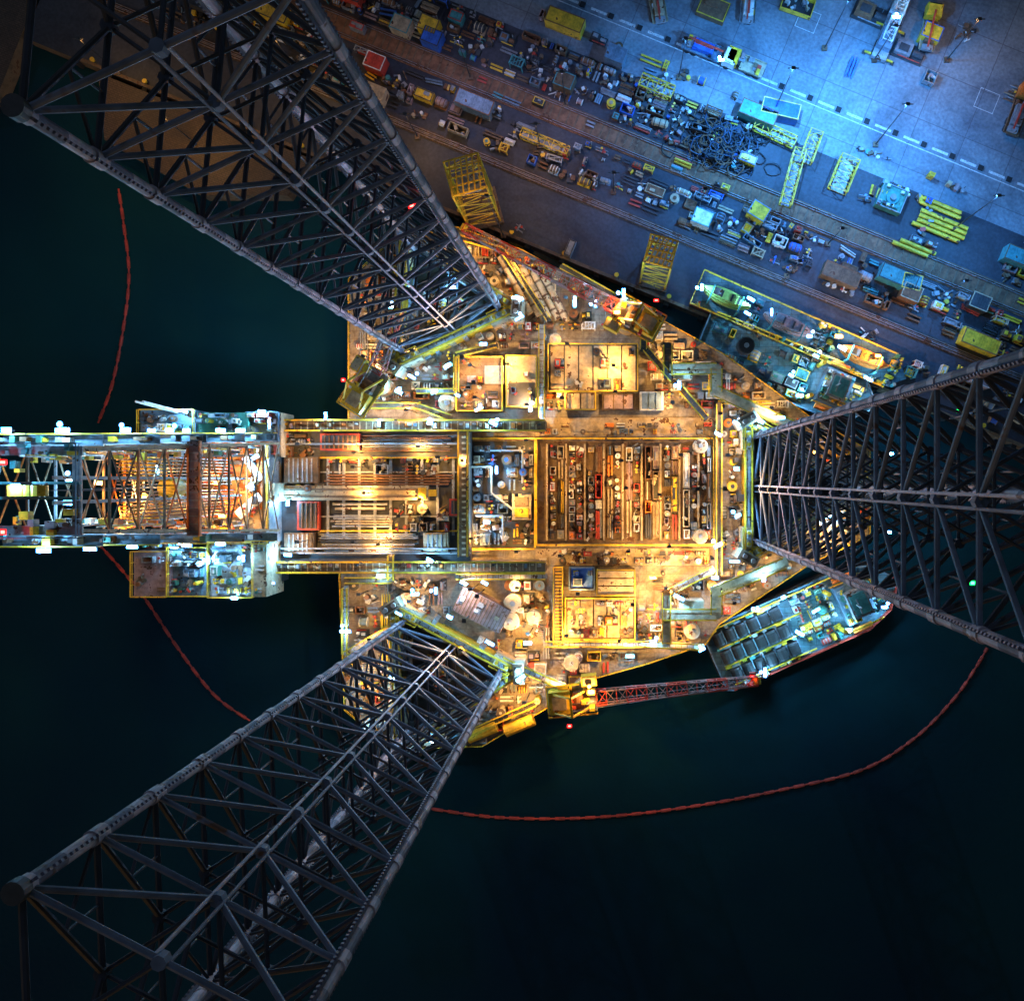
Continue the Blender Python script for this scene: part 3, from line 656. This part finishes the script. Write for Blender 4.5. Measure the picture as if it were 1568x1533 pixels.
# ---------------------------------------------------------------- cranes
def crane(px, py, tip, zt_, z=11):
    m = MB('pedestal_crane'); x, y = P(px, py, z); tx, ty = P(*tip, zt_); ang = math.atan2(ty - y, tx - x)
    m.cyl((x, y, 0), (x, y, z - 1), 1.5, 'tan', 20); m.cyl((x, y, z - 1), (x, y, z), 2.2, 'yellow', 20)
    m.T = TR(x, y, z, ang)
    m.box(-1.5, 0, 0, 7, 4.0, .3, 'steel'); m.box(-3.2, 0, .3, 3.0, 3.2, 2.2, 'yellow'); m.box(-3.2, 0, 2.5, 2.0, 1.8, .3, 'tan')
    for i in range(16): m.box(R.uniform(-4.6, 1.6), R.uniform(-1.8, 1.8), .3, R.uniform(.3, 1), R.uniform(.3, .8), R.uniform(.4, 2.6), R.choice(('steel', 'yellow', 'yellow', 'red', 'white')))
    m.box(1.2, 2.6, -.5, 2.2, 1.4, 2.4, 'yellow'); m.box(2.32, 2.6, .2, .06, 1.2, 1.4, 'glass'); m.box(1.2, 2.6, 1.9, 1.8, 1.1, .1, 'tan')
    for s_ in (-1.3, 1.3):
        m.beam((1.2, s_, .3), (-1.4, s_, 6), .25, .25, 'yellow'); m.beam((-4, s_, 2.5), (-1.4, s_, 6), .2, .2, 'yellow')
    m.beam((-1.4, -1.4, 6), (-1.4, 1.4, 6), .3, .3, 'yellow'); m.cyl((-.6, -1.2, 1.2), (-.6, 1.2, 1.2), .8, 'rust', 12)
    for a, b_ in (((-5, -2.2), (2, -2.2)), ((-5, 2.2), (-.2, 2.2)), ((-5, -2.2), (-5, 2.2))): rail(m, a, b_, .3, 'yellow', .14)
    L = math.hypot(tx - x, ty - y); dzt = zt_ - z
    truss(m, (2, 0, 1), (L, 0, dzt + 1), 2.0, 1.7, max(6, int(L / 1.5)), .12, .06, 'red', 'red', 'mauve', 1.2)
    for s_ in (-.5, .5): m.cyl((-1.4, s_, 6), (L * .93, s_ * .6, dzt + 1.9), .05, 'steel', 4)
    m.cyl((L, -.5, dzt + 1), (L, .5, dzt + 1), .5, 'yellow', 12); m.cyl((L, 0, dzt + 1), (L, 0, -z + 5), .05, 'dark', 4)
    m.box(L, 0, -z + 4, .8, .6, 1.2, 'red')
    m.build()
crane(962, 482, (712, 352), 8, 10)
crane(892, 1068, (1158, 1040), 8, 9)
crane(568, 585, (612, 480), 16, 9)

# ---------------------------------------------------------------- support vessels
def vessel(name, px, py, angdeg, L, W, dark=False):
    root = empty(name); m = MB('hull'); x, y = P(px, py, -4)
    T0 = TR(x, y, -4.5, math.radians(angdeg)); m.T = T0
    prof = [(-L / 2, -W / 2 * .9), (-L / 2 + 1, -W / 2), (L * .28, -W / 2), (L * .42, -W * .36), (L / 2, -W * .08), (L / 2, W * .08), (L * .42, W * .36), (L * .28, W / 2), (-L / 2 + 1, W / 2), (-L / 2, W / 2 * .9)]
    m.prism(prof, -5, 0, 'vesseldeck', 'hullside')
    n = len(prof)
    for i in range(n):
        a, b_ = prof[i], prof[(i + 1) % n]; m.beam((a[0], a[1], .5), (b_[0], b_[1], .5), .2, 1.0, 'red' if dark and i in (1, 2, 3, 4) else 'steelblue')
        m.beam((a[0], a[1], -.8), (b_[0], b_[1], -.8), .6, .5, 'rubber')
    m.build(root); m = MB('superstructure'); m.T = T0
    m.box(L * .27, 0, 0, L * .16, W * .6, 2.4, 'steelblue'); m.box(L * .27, 0, 2.4, L * .10, W * .4, 2.2, 'steel'); m.box(L * .27, 0, 4.6, L * .08, W * .32, .2, 'teal')
    m.box(L * .27 + L * .051, 0, 3.4, .06, W * .36, .8, 'glass')
    m.cyl((L * .25, 0, 4.8), (L * .25, 0, 8), .1, 'steel', 6); m.box(L * .25, 0, 6.5, .2, 2.4, .15, 'steel')
    VP = ['teal', 'steel', 'yellow', 'green', 'white', 'yellow']
    m.T = Matrix.Identity(4)
    fill(m, L * .19, -W * .28, L * .35, W * .28, 1.2, 2.4, base=T0 , pal=VP, prob=.7)
    fill(m, L * .35, -W * .24, L * .43, W * .24, 1.2, 0, base=T0 , pal=VP, prob=.9)
    m.T = T0
    for s_ in (-1, 1):
        m.cyl((L * .15, s_ * W * .3, 0), (L * .15, s_ * W * .3, 4.5), .35, 'yellow', 10)
        m.cyl((L * .2, s_ * W * .4, 2.0), (L * .3, s_ * W * .4, 2.0), .45, 'orange', 10)
        rail(m, (L * .17, s_ * W * .36), (L * .36, s_ * W * .36), 2.6, 'yellow', .16)
    rail(m, (-L * .47, W * .47), (L * .26, W * .47), 1.0, 'yellow', .16)
    m.build(root); return root, T0
va, TA = vessel('supply_vessel', 1205, 568, -22, 29, 9)
m = MB('deck_cargo'); fill(m, -13.5, -4, 4, 4, 1.8, 0, kinds=['crate', 'basket', 'machine', 'manifold', 'reel', 'htank', 'scrap'], pal=['darkblue', 'steelblue', 'teal', 'dark', 'steel', 'rust', 'yellow', 'green'], prob=.7, base=TA); m.build(va)
vb, TB = vessel('supply_vessel', 1232, 952, 24, 31, 10.5, True)
m = MB('deck_cargo'); m.T = TB
for row in (-3.1, 0, 3.0):
    x0 = -13.5 + R.uniform(0, 1)
    for i in range(6):
        xx = x0 + i * 1.95; m.cyl((xx, row - 1.0, .9), (xx, row + 1.0, .9), .85, 'dark', 12); m.cyl((xx, row - .7, 1.0), (xx, row + .7, 1.0), .9, 'rubber', 12)
        m.box(xx + .95, row, 0, .2, 2.2, 1.2, 'steelblue')
    for _ in range(16): m.box(R.uniform(-14, -2), row + 1.45, 0, R.uniform(.4, 1.4), R.uniform(.3, .6), R.uniform(.5, 1.6), R.choice(('teal', 'steel', 'yellow', 'steelblue', 'white')))
    m.cyl((-14, row - 1.35, 1.2), (0, row - 1.35, 1.2), .12, 'yellow', 6)
m.T = Matrix.Identity(4); fill(m, -1.2, -4.8, 5.2, 4.8, 1.4, 0, base=TB, pal=['teal', 'steel', 'yellow', 'green', 'yellow', 'white', 'red']); fill(m, -14, -5.1, -1, -4.3, 1.0, 0, base=TB, pal=['teal', 'steel', 'yellow', 'dark', 'white']); m.build(vb)
lv = empty('crew_transfer_vessel'); x, y = P(1228, 510, -4); T0 = TR(x, y, -4.2, math.radians(-23.5)); m = MB('hull'); m.T = T0
L, W = 36, 5.6
m.prism([(-L / 2, -W / 2), (L / 2 - 3, -W / 2), (L / 2, 0), (L / 2 - 3, W / 2), (-L / 2, W / 2)], -5, 0, 'vesseldeck', 'hullside')
for s_ in (-1, 1): rail(m, (-L / 2, s_ * W / 2), (L / 2 - 3, s_ * W / 2), 0, 'yellow', .16)
rail(m, (-L / 2, -W / 2), (-L / 2, W / 2), 0, 'yellow', .16); m.build(lv)
def lifeboat(m, x, c, L=8.0, W=2.5):
    N = 10; pr = []
    for i in range(N + 1):
        t = i / N * 2 - 1; w = W / 2 * max(.12, (1 - abs(t) ** 3)); pr.append((x + t * L / 2, w))
    for z0, z1, k, mm in ((1, 1.9, 1, c), (1.9, 2.6, .86, c), (2.6, 3.1, .6, c)):
        pts = [(a, w * k) for a, w in pr] + [(a, -w * k) for a, w in reversed(pr)]; m.prism(pts, z0, z1, mm)
    m.box(x - L * .2, 0, 3.1, 1.2, 1.0, .7, 'steel'); m.box(x - L * .2 + .62, 0, 3.3, .05, .9, .4, 'glass')
    for e in (-.1, .1, .25): m.box(x + e * L, 0, 3.1, .3, 1.1, .1, 'dark')
    for s_ in (-.3, .3): m.beam((x + s_ * L, -W * .7, 0), (x + s_ * L, -W * .7, 4), .25, .25, 'teal'); m.beam((x + s_ * L, -W * .7, 4), (x + s_ * L, W * .3, 4), .2, .2, 'teal')
m = MB('lifeboats'); m.T = T0
for xx, c in ((-13.2, 'lime'), (-2.8, 'mauve'), (10, 'orange')): lifeboat(m, xx, c)
m.build(lv)
m = MB('deck_equipment')
VP = ['teal', 'green', 'steel', 'white', 'yellow', 'yellow']
for a, b_ in ((-8.8, -7), (1.6, 5.6), (14.5, 16.4)): fill(m, a, -2.6, b_, 2.6, 1.1, 0, base=T0, pal=VP, prob=1)
fill(m, -17.5, -2.7, 15, -1.6, 1.0, 0, base=T0, pal=VP, prob=.7)
m.build(lv)

# ---------------------------------------------------------------- water, quay, yard
g = MB('water'); g.box(0, 0, ZW - .5, 5000, 5000, .5, 'water'); g.build()
ang = math.radians(-22.3); ca_, sa_ = math.cos(ang), math.sin(ang)
QO = P(870, 400, ZQ); KQ = (H - ZQ) / H * .1
def Q(s, t):
    s *= KQ; t *= KQ; return (QO[0] + s * ca_ - t * sa_, QO[1] + s * sa_ + t * ca_)
TQ = TR(QO[0], QO[1], ZQ, ang)
g = MB('ground'); g.prism([Q(-900, 0), Q(12000, 0), Q(12000, 12000), Q(-900, 12000)], ZW - 1, ZQ, 'asphalt', 'brown')
g.T = TQ
for s_ in range(-85, 100, 6): g.box(s_, -.3, -2.6, .8, .6, 2.3, 'rubber')
for s_ in range(-82, 100, 9): g.cyl((s_, .8, .01), (s_, .8, .5), .25, 'yellow', 8); g.cyl((s_, .8, .5), (s_, .8, .6), .38, 'yellow', 8)
g.box(10, .25, 0, 190, .5, .15, 'brown')
g.T = Matrix.Identity(4); g.build()
g = MB('pier'); g.prism([P(150, 112, ZQ), P(480, 245, ZQ), P(440, 300, ZQ), P(310, 300, ZQ), P(160, 215, ZQ)], ZW - 1, ZQ - .02, 'ballast', 'brown')
g.prism([P(-200, 200, ZQ), P(-5, 150, ZQ), P(38, 40, ZQ), P(45, -80, ZQ), P(-200, -80, ZQ)], ZW - 1, ZQ - .02, 'ballast', 'brown'); g.build()
k = KQ
g = MB('concrete_apron'); g.T = TQ
g.box(20, (300 + 1500) / 2 * k, .0, 220, 1200 * k, .015, 'slabconcrete'); g.build()
g = MB('road_markings'); g.T = TQ
s_ = -900
while s_ < 900:
    g.box(s_ * k, 371 * k, .015, 26 * k, .4, .01, 'paint'); g.box((s_ + 20) * k, 371 * k, .015, 8 * k, .8, .25, 'rubber'); s_ += 47
g.box(0, 369 * k - .6, .015, 200, .15, .008, 'paint')
for s_, t in ((500, 470), (200, 480), (620, 440)):
    for a in (-1, 1): g.box(s_ * k + a * 1.6, t * k, .015, .09, 3.2, .008, 'paint'); g.box(s_ * k, t * k + a * 1.6, .015, 3.3, .09, .011, 'paint')
g.build()
g = MB('railway_track'); g.T = TQ
for t0, t1 in ((184, 220), (90, 104)):
    g.box(0, (t0 + t1) / 2 * k, 0, 220, (t1 - t0) * k, .12, 'railrust' if t0 > 100 else 'ballast')
    for t in (t0 + 3, t0 + 6, t1 - 6, t1 - 3): g.box(0, t * k, .12, 220, .12, .22, 'rust'); g.box(0, t * k, .34, 220, .06, .02, 'steel')
    s_ = -95
    while s_ < 100: g.box(s_ + R.uniform(-.1, .1), (t0 + t1) / 2 * k, .12, R.uniform(.2, .34), (t1 - t0) * k * .85, .05, 'brown'); s_ += R.uniform(.9, 1.6)
g.build()
YP = ['steel', 'rust', 'steelblue', 'white', 'dark', 'brown', 'yellow', 'steel', 'mauve', 'dark', 'tan', 'teal', 'rust', 'red', 'yellow', 'rust', 'brown', 'blue', 'steel']
YK = ['crate', 'basket', 'pipes', 'beams', 'htank', 'machine', 'container', 'frame', 'reel', 'manifold', 'pipes', 'basket', 'scrap', 'scrap', 'scrap', 'beams', 'scrap']
RES = [(290, 263, 85), (560, 275, 70), (395, 225, 30), (215, 297, 32), (600, 215, 20), (-95, 178, 40), (135, 55, 45), (610, 480, 55), (235, 372, 40), (440, 250, 40)]
def yard(s0, t0, s1, t1, cell, prob, kinds=YK, pal=YP):
    t = t0
    while t < t1 - 8:
        ch = min(cell * R.uniform(.7, 1.3), t1 - t); s_ = s0
        while s_ < s1:
            cw = cell * R.uniform(.6, 2.3); c = (s_ + cw / 2, t + ch / 2)
            if R.random() < prob and not any(math.hypot(c[0] - a, c[1] - b_) < r for a, b_, r in RES):
                kd = R.choice(kinds)
                x, y = Q(*c)
                m = MB(NAMES[kd]); sx, sy = (cw - 4) * KQ, (ch - 3) * KQ
                if kd == 'container': sx, sy = R.choice(((6, 2.4), (3, 2.4), (3, 2.4)))
                item(m, kd, sx, sy, R.choice(pal), R.choice(pal)); o = m.build()
                o.location = (x, y, ZQ + (.0 if c[1] < 300 else .016)); o.rotation_euler[2] = ang + R.choice((0, 0, 0, R.uniform(-.2, .2), math.pi / 2 if kd == 'crate' else 0))
            s_ += cw
        t += ch
yard(-720, 112, 860, 180, 15, .70)
yard(-720, 224, 900, 298, 14, .88)
yard(-720, 186, 900, 216, 14, .18, ['crate', 'beams', 'scrap', 'pipes'])
yard(-250, 302, 250, 338, 17, .4)
yard(250, 302, 900, 332, 17, .45)
yard(-100, 420, 800, 580, 30, .14)
yard(-900, 300, -330, 500, 24, .55)
yard(-100, 10, 60, 40, 20, .25, ['crate', 'manifold', 'reel', 'scrap'])
yard(500, 12, 860, 85, 18, .5)
yard(150, 60, 500, 84, 18, .25)
def place(m, px, py, rot=None, z=None):
    o = m.build(); x, y = P(px, py, ZQ); o.location = (x, y, ZQ + .02 if z is None else z); o.rotation_euler[2] = ang if rot is None else rot; return o
m = MB('cable_heap')
for i in range(150):
    a, b_ = R.gauss(0, 3.2), R.gauss(0, 1.9); r = R.uniform(.4, 1.7); z = R.uniform(.1, 1.8) * max(.2, 1 - math.hypot(a, b_) / 8); tx, ty = R.uniform(-.3, .3), R.uniform(-.3, .3); n_ = 12
    ex, ph = R.uniform(.4, 1), R.uniform(0, 3)
    pr = []
    for q in range(n_):
        X, Y = r * math.cos(6.283 * q / n_) * R.uniform(.85, 1.15), r * ex * math.sin(6.283 * q / n_) * R.uniform(.85, 1.15)
        pr.append((a + X * math.cos(ph) - Y * math.sin(ph), b_ + X * math.sin(ph) + Y * math.cos(ph), max(.1, z + tx * X + ty * Y)))
    mm = R.choice(('rubber', 'dark', 'dark', 'rust', 'darkblue', 'rubber'))
    for q in range(n_): m.cyl(pr[q], pr[(q + 1) % n_], .10, mm, 5)
place(m, 1105, 222)
def gang(L, W):
    m = MB('gangway_section')
    truss(m, (-L / 2, 0, 1), (L / 2, 0, 1), W, 1.6, int(L / 1.2), .1, .06, 'yellow', 'yellow'); m.box(0, 0, .2, L, W * .7, .1, 'steel'); return m
place(gang(9, 1.8), 1212, 275, math.radians(75)); place(gang(5, 2.0), 1240, 228, math.radians(70)); place(gang(7, 1.5), 1185, 208, math.radians(-25)); place(gang(5.5, 3.0), 1290, 270, math.radians(68))
place(gang(5.5, 2), 1005, 138, math.radians(-22)); place(gang(8, 1.3), 835, 222, math.radians(-22))
for px, py, L, n_ in ((1432, 345, 8, 4), (1400, 382, 6, 2), (1445, 322, 7, 2)):
    m = MB('yellow_pipe_stack')
    for i in range(n_):
        dx = R.uniform(-1, 1); y = (i - (n_ - 1) / 2) * .8; m.cyl((-L / 2 + dx, y, .45), (L / 2 + dx, y, .45), .33, 'yellow', 14); m.cyl((L / 2 + dx, y, .45), (L / 2 + dx + .02, y, .45), .26, 'dark', 14)
    for t in (-.3, .3): m.box(t * L, 0, 0, .25, n_ * .8 + .3, .1, 'brown')
    place(m, px, py)
m = MB('equipment_skid'); m.box(0, 0, 0, 4.2, 3.8, 1.6, 'green'); m.cyl((0, 0, 1.6), (0, 0, 1.9), 1.0, 'teal', 20); m.cyl((0, 0, 1.9), (0, 0, 2.3), .5, 'steel', 12)
for a in (-1, 1):
    m.box(0, a * 1.8, 1.6, 4.2, .12, .2, 'steel'); m.box(a * 2.0, 0, 1.6, .12, 3.4, .2, 'steel')
for i in range(9): m.box(R.uniform(-1.8, 1.8), R.choice((-1, 1)) * R.uniform(1.1, 1.5), 1.6, .5, .4, .5, R.choice(('steel', 'teal', 'dark', 'white')))
place(m, 1362, 308)
def truck(name, cab, bed, L=9, load=None):
    m = MB(name); m.box(0, 0, .6, L, 1.0, .35, 'dark')
    m.box(L / 2 - 1.0, 0, .8, 2.0, 2.4, 1.7, cab); m.prism([(L / 2 - 1.9, -1.1), (L / 2 - .3, -1.0), (L / 2 - .3, 1.0), (L / 2 - 1.9, 1.1)], 2.5, 2.8, cab); m.box(L / 2 + .01, 0, 1.7, .06, 2.1, .8, 'glass'); m.box(L / 2 - .2, 0, 2.51, .3, 1.9, .1, 'glass')
    m.box(-1.2, 0, .95, L - 2.6, 2.4, .2, bed)
    for s_ in (-1, 1):
        m.box(-1.2, s_ * 1.2, 1.15, L - 2.6, .1, .35, bed)
        for x in (-L / 2 + 1, -L / 2 + 2.2, L / 2 - 1.2): m.cyl((x, s_ * .85, .5), (x, s_ * 1.2, .5), .5, 'rubber', 14)
    for i in range(8): m.box(R.uniform(-L * .42, L * .2), R.uniform(-.8, .8), 1.15, R.uniform(.3, 1.2), R.uniform(.3, 1), R.uniform(.3, 1), R.choice(YP))
    if load:
        m.box(-1, 0, 1.15, 3.2, 1.5, 1.2, load); m.box(-3.2, 0, 1.15, .8, 1.6, .7, 'steel'); m.box(-1, 0, 2.35, 3.0, .3, .12, 'red')
        m.beam((-3.6, .2, 2.7), (2.2, 0, 2.9), .25, .25, 'red')
    return m
place(truck('flatbed_truck', 'white', 'steelblue', 9, 'blue'), 1085, 84, ang); place(truck('flatbed_truck', 'yellow', 'tan', 6.5), 1140, 103, ang + math.pi)
place(truck('flatbed_truck', 'lime', 'tan', 7, 'tan'), 1005, 8, math.radians(100)); place(truck('flatbed_truck', 'white', 'steel', 7, 'white'), 1145, 8, math.radians(85))
place(truck('flatbed_truck', 'orange', 'rust', 8, 'steel'), 1555, 175, math.radians(70)); place(truck('flatbed_truck', 'yellow', 'tan', 7, 'brown'), 1420, 50, math.radians(80))
m = MB('mobile_crane'); m.box(0, 0, .5, 9, 2.4, .9, 'steel'); m.box(3.6, 0, 1.4, 1.6, 2.3, 1.2, 'white'); m.box(4.42, 0, 1.8, .06, 2.0, .7, 'glass'); m.box(-1.5, 0, 1.4, 3.4, 2.2, 1.4, 'steelblue')
for s_ in (-1, 1):
    for x in (-3.5, -2.1, 2, 3.4): m.cyl((x, s_ * .95, .6), (x, s_ * 1.3, .6), .6, 'rubber', 14)
    for x in (-3.9, 1): m.box(x, s_ * 1.8, .4, .3, 1.2, .25, 'yellow'); m.box(x, s_ * 2.4, 0, .6, .6, .2, 'dark')
truss(m, (-2.5, 0, 3.2), (5.5, 0, 4.2), 1.5, 1.2, 8, .1, .06, 'white', 'white'); place(m, 1358, 55, math.radians(68))
def tower(px, py, w, zt_, nb, name='lattice_tower', rot=0):
    m = MB(name); x, y = P(px, py, zt_); truss(m, (0, 0, 0), (0, 0, zt_ - ZQ), w, w, nb, .15, .08, 'yellow', 'yellow')
    h = zt_ - ZQ
    for i in range(5): m.beam((-w / 2, -w / 2 + i * w / 4, h), (w / 2, -w / 2 + i * w / 4, h + .05), .2, .2, 'yellow')
    for i in range(6): m.beam((-w / 2 + i * w / 6, -w / 2, h + .2), (-w / 2 + (i + 1) * w / 6, w / 2, h + .2), .2, .2, 'yellow')
    m.box(0, 0, 0, w * 1.2, w * 1.2, .5, 'brown'); m.box(0, 0, h - 4, w * .6, w * .6, .8, 'steel')
    o = m.build(); o.location = (x, y, ZQ); o.rotation_euler[2] = rot
tower(712, 268, 5.0, 12, 7, rot=math.radians(15)); tower(1012, 385, 4.0, 10, 6, rot=math.radians(-15))
def boom(pts):
    m = MB('oil_containment_boom'); W = [Vector((*P(x, y, ZW), ZW + .12)) for x, y in pts]; W = [W[0] * 2 - W[1]] + W + [W[-1] * 2 - W[-2]]; fine = []
    for i in range(1, len(W) - 2):
        n_ = max(2, int((W[i + 1] - W[i]).length / .8))
        for k_ in range(n_):
            t = k_ / n_; a, b_, c, d = W[i - 1:i + 3]
            fine.append(.5 * ((2 * b_) + (c - a) * t + (2 * a - 5 * b_ + 4 * c - d) * t * t + (3 * b_ - a - 3 * c + d) * t ** 3))
    for i in range(len(fine) - 1):
        a, b_ = fine[i].copy(), fine[i + 1].copy(); a.z = b_.z = ZW + .12; m.cyl(a, b_, .26 if i % 3 else .14, 'boomred', 7)
    m.build()
boom([(182, 290), (190, 345), (198, 420), (190, 500), (172, 590), (148, 655)])
boom([(140, 820), (185, 870), (225, 920), (275, 995), (330, 1065), (390, 1108)])
boom([(655, 1237), (750, 1250), (850, 1253), (960, 1247), (1080, 1231), (1200, 1208), (1320, 1178), (1400, 1130), (1460, 1070), (1495, 1020), (1515, 985)])

# ---------------------------------------------------------------- lights
cool = [(282, 630, 10.5), (400, 630, 8.5), (498, 637, 6), (22, 745, 60), (105, 770, 48), (105, 735, 48),
        (358, 916, 9), (372, 855, 9.5), (318, 858, 9), (440, 770, 5.5), (385, 745, 11), (414, 893, 7), (440, 850, 6), (412, 648, 8), (272, 832, 8.5), (240, 720, 22), (390, 700, 11),
        (580, 648, 6), (658, 648, 6), (755, 648, 6), (812, 626, 4), (733, 626, 4), (583, 882, 5), (658, 858, 6), (760, 720, 3), (745, 800, 3),
        (795, 457, 7), (795, 487, 8), (740, 527, 7), (685, 560, 7), (665, 600, 4), (610, 600, 5), (630, 577, 7), (655, 378, 4), (620, 445, 4), (700, 605, 4), (600, 470, 3), (690, 440, 3),
        (635, 910, 7), (667, 905, 6), (710, 893, 5), (742, 893, 4), (610, 940, 7), (688, 945, 7), (750, 985, 7), (808, 985, 7), (798, 1038, 8), (528, 967, 5), (548, 1090, 4), (660, 1135, 4), (600, 1040, 3),
        (1100, 665, 5), (1128, 648, 7), (1165, 645, 7), (1128, 718, 7), (1130, 790, 7), (1100, 835, 5), (1125, 860, 7), (1170, 885, 5), (1095, 885, 4), (1040, 915, 6), (1195, 640, 6),
        (1040, 590, 6), (1225, 606, -2), (1212, 575, -2), (1250, 545, -1), (1330, 580, -1), (1150, 458, 0), (1145, 480, 0), (1075, 440, 0), (1182, 478, 0), (1240, 515, 0), (1290, 533, 0),
        (880, 462, 7), (912, 465, 7), (955, 448, 10), (1160, 933, -2), (1225, 970, -2), (1200, 915, -2), (1250, 935, 0), (1300, 965, -2), (1355, 930, -2), (1172, 1030, -2), (965, 1005, 4), (1000, 983, 4), (1075, 995, 4),
        (1270, 790, 2), (1365, 695, -2), (1295, 805, -2), (1360, 815, -3), (1330, 640, -3), (1375, 760, -3)]
lit = []
for px, py, z in cool:
    near = any(math.hypot(px - a, py - b_) < 40 and abs(z - c) < 6 for a, b_, c in lit)
    if not near: lit.append((px, py, z))
    flood(px, py, z, 'cool', 0 if near else (1500 if px > 430 else 2000) * R.uniform(.6, 1.5), rot=R.choice((0, 0, math.pi / 2, .5, -.5)), w=R.uniform(.9, 1.7), drop=2.0)
for x, y, z in dlamps: flood(0, 0, z, 'cool', 1600, w=1.3, drop=1.4, xy=(x, y))
for px, py, z in ((1285, 515, 0), (1345, 545, 0), (945, 478, 12), (300, 770, 16), (1000, 885, 4), (905, 1060, 12), (340, 790, 11)):
    flood(px, py, z, 'warm', 2000, w=1.0)
for px, py, z, c in ((3, 708, 60, 'red'), (3, 815, 60, 'red'), (525, 582, 10, 'red'), (872, 1112, 9, 'red'), (1152, 1037, 9, 'red'), (630, 315, 60, 'red'), (1005, 460, 12, 'red'), (1470, 630, 40, 'green'), (1410, 672, 30, 'green'), (1490, 893, 40, 'green')):
    flood(px, py, z, c, 110, w=.5, drop=.6)
for gy in range(395, 1120, 74):
    for gx in range(560, 1300, 78):
        px, py = gx + R.uniform(-20, 20), gy + R.uniform(-18, 18)
        if not inside(px, py, HULL): continue
        x, y = P(px, py, 7)
        if near_tri(x, y, 1.1): continue
        z = R.uniform(4.5, 7); flood(px, py, z, 'warm', 2700 * R.choice((.3, .7, 1, 1.6)), w=.5, drop=z, spot=True)
for px, py in ((455, 680), (455, 830), (540, 715), (610, 790), (670, 700), (540, 830)): flood(px, py, 9, 'warm', 1500, w=.5, drop=5, spot=True)
for px, py, z in ((150, 740, 38), (220, 760, 28), (270, 740, 20), (330, 740, 14), (190, 800, 32)): flood(px, py, z, 'warm', 4000, w=.5, drop=.6)
x, y = P(350, 745, 24); light(x - 1, y, 24, (1, .58, .16), 3500, .3, rig, True)
for (M_, n_), col in zip(legmid, ((.62, .55, .95), (.45, .65, 1), (1, .66, .72))):
    for hgt, pw, sz in ((62, 26000, 55), (16, 11000, 95)):
        b0 = M_ - n_ * (9 if hgt > 20 else 5); zz = 9
        lamps.box(b0.x, b0.y, zz - .6, .6, .6, .3, 'dark'); lamps.beam((b0.x, b0.y, 0), (b0.x, b0.y, zz - .6), .14, .14, 'dark')
        light(b0.x, b0.y, zz, col if hgt > 20 else (1, .58, .22), pw, .12, rig, True, sz, (M_.x + n_.x * 3, M_.y + n_.y * 3, hgt))
lamps.build(rig)
def mast(px, py, z, kind, power):
    root = empty('light_mast'); m = MB('mast'); x, y = P(px, py, z)
    m.cyl((x, y, ZQ), (x, y, z), .10, 'dark', 8, .05); m.beam((x - .8, y, z), (x + .8, y, z), .12, .12, 'dark'); m.box(x, y, ZQ, .8, .8, .5, 'brown')
    flood(px, py, z + .4, kind, power, w=.8, mb=m, drop=.4, parent=root, spot=True); m.build(root)
mast(1372, 40, 6, 'blue', 11000); mast(1215, 105, 11, 'blue', 56000); mast(1390, 160, 11, 'blue', 42000); mast(1050, 60, 8, 'blue', 11000); mast(1530, 300, 11, 'blue', 28000); mast(1300, 0, 10, 'blue', 8000)
mast(1225, 400, 5, 'blue', 6000); mast(700, 60, 8, 'grey', 4200); mast(860, 110, 7, 'grey', 3600); mast(1500, 30, 8, 'warm', 2500); mast(420, 60, 8, 'warm', 2600); mast(620, 175, 4, 'warm', 2000); mast(250, 180, 5, 'warm', 2600)
mast(820, 190, 4, 'warm', 1500); mast(1480, 430, 6, 'blue', 8000); mast(1080, 290, 6, 'blue', 10000); mast(940, 265, 4, 'grey', 2000); mast(1290, 350, 4, 'grey', 3500); mast(120, 60, 6, 'warm', 2000)
mast(745, 300, 16, 'warm', 2500)
m = MB('yard_lamp'); flood(1373, 26, 2, 'cool', 1100, w=1.4, mb=m, drop=7.5); flood(1105, 92, -2, 'cool', 400, w=1.0, mb=m, drop=2.5); m.build()
for T_, r_, pw in ((TA, va, 900), (TB, vb, 1800)):
    for dx in (-9, 1):
        p = T_ @ Vector((dx, 0, 6)); light(p.x, p.y, p.z, (.12, .6, .85), pw, .12, r_, True)

# ---------------------------------------------------------------- world, moon, camera
w = bpy.data.worlds.new('World'); scene.world = w; w.use_nodes = True; nt = w.node_tree; bg = nt.nodes['Background']
sky = nt.nodes.new('ShaderNodeTexSky'); sky.sky_type = 'NISHITA'; sky.sun_disc = False
sky.sun_elevation = math.radians(4); sky.sun_rotation = math.radians(200)
nt.links.new(sky.outputs['Color'], bg.inputs['Color']); bg.inputs['Strength'].default_value = .05
s = bpy.data.lights.new('moon', 'SUN'); s.energy = .15; s.angle = math.radians(.5); s.color = (.4, .55, 1)
so = bpy.data.objects.new('moon', s); so.rotation_euler = (math.radians(50), 0, math.radians(200)); scene.collection.objects.link(so)
cd = bpy.data.cameras.new('camera'); cam = bpy.data.objects.new('camera', cd); scene.collection.objects.link(cam)
cam.location = (0, 0, H); cd.sensor_width = 36; cd.lens = 36 * H / 156.8; cd.clip_end = 10000; cd.clip_start = 1
cd.shift_x = (784 - NX) / 1568; cd.shift_y = (NY - 766.5) / 1568
scene.camera = cam
scene.view_settings.view_transform = 'Standard'; scene.view_settings.look = 'None'; scene.view_settings.exposure = 0
print('lights', nl[0], 'objs', len(bpy.data.objects))
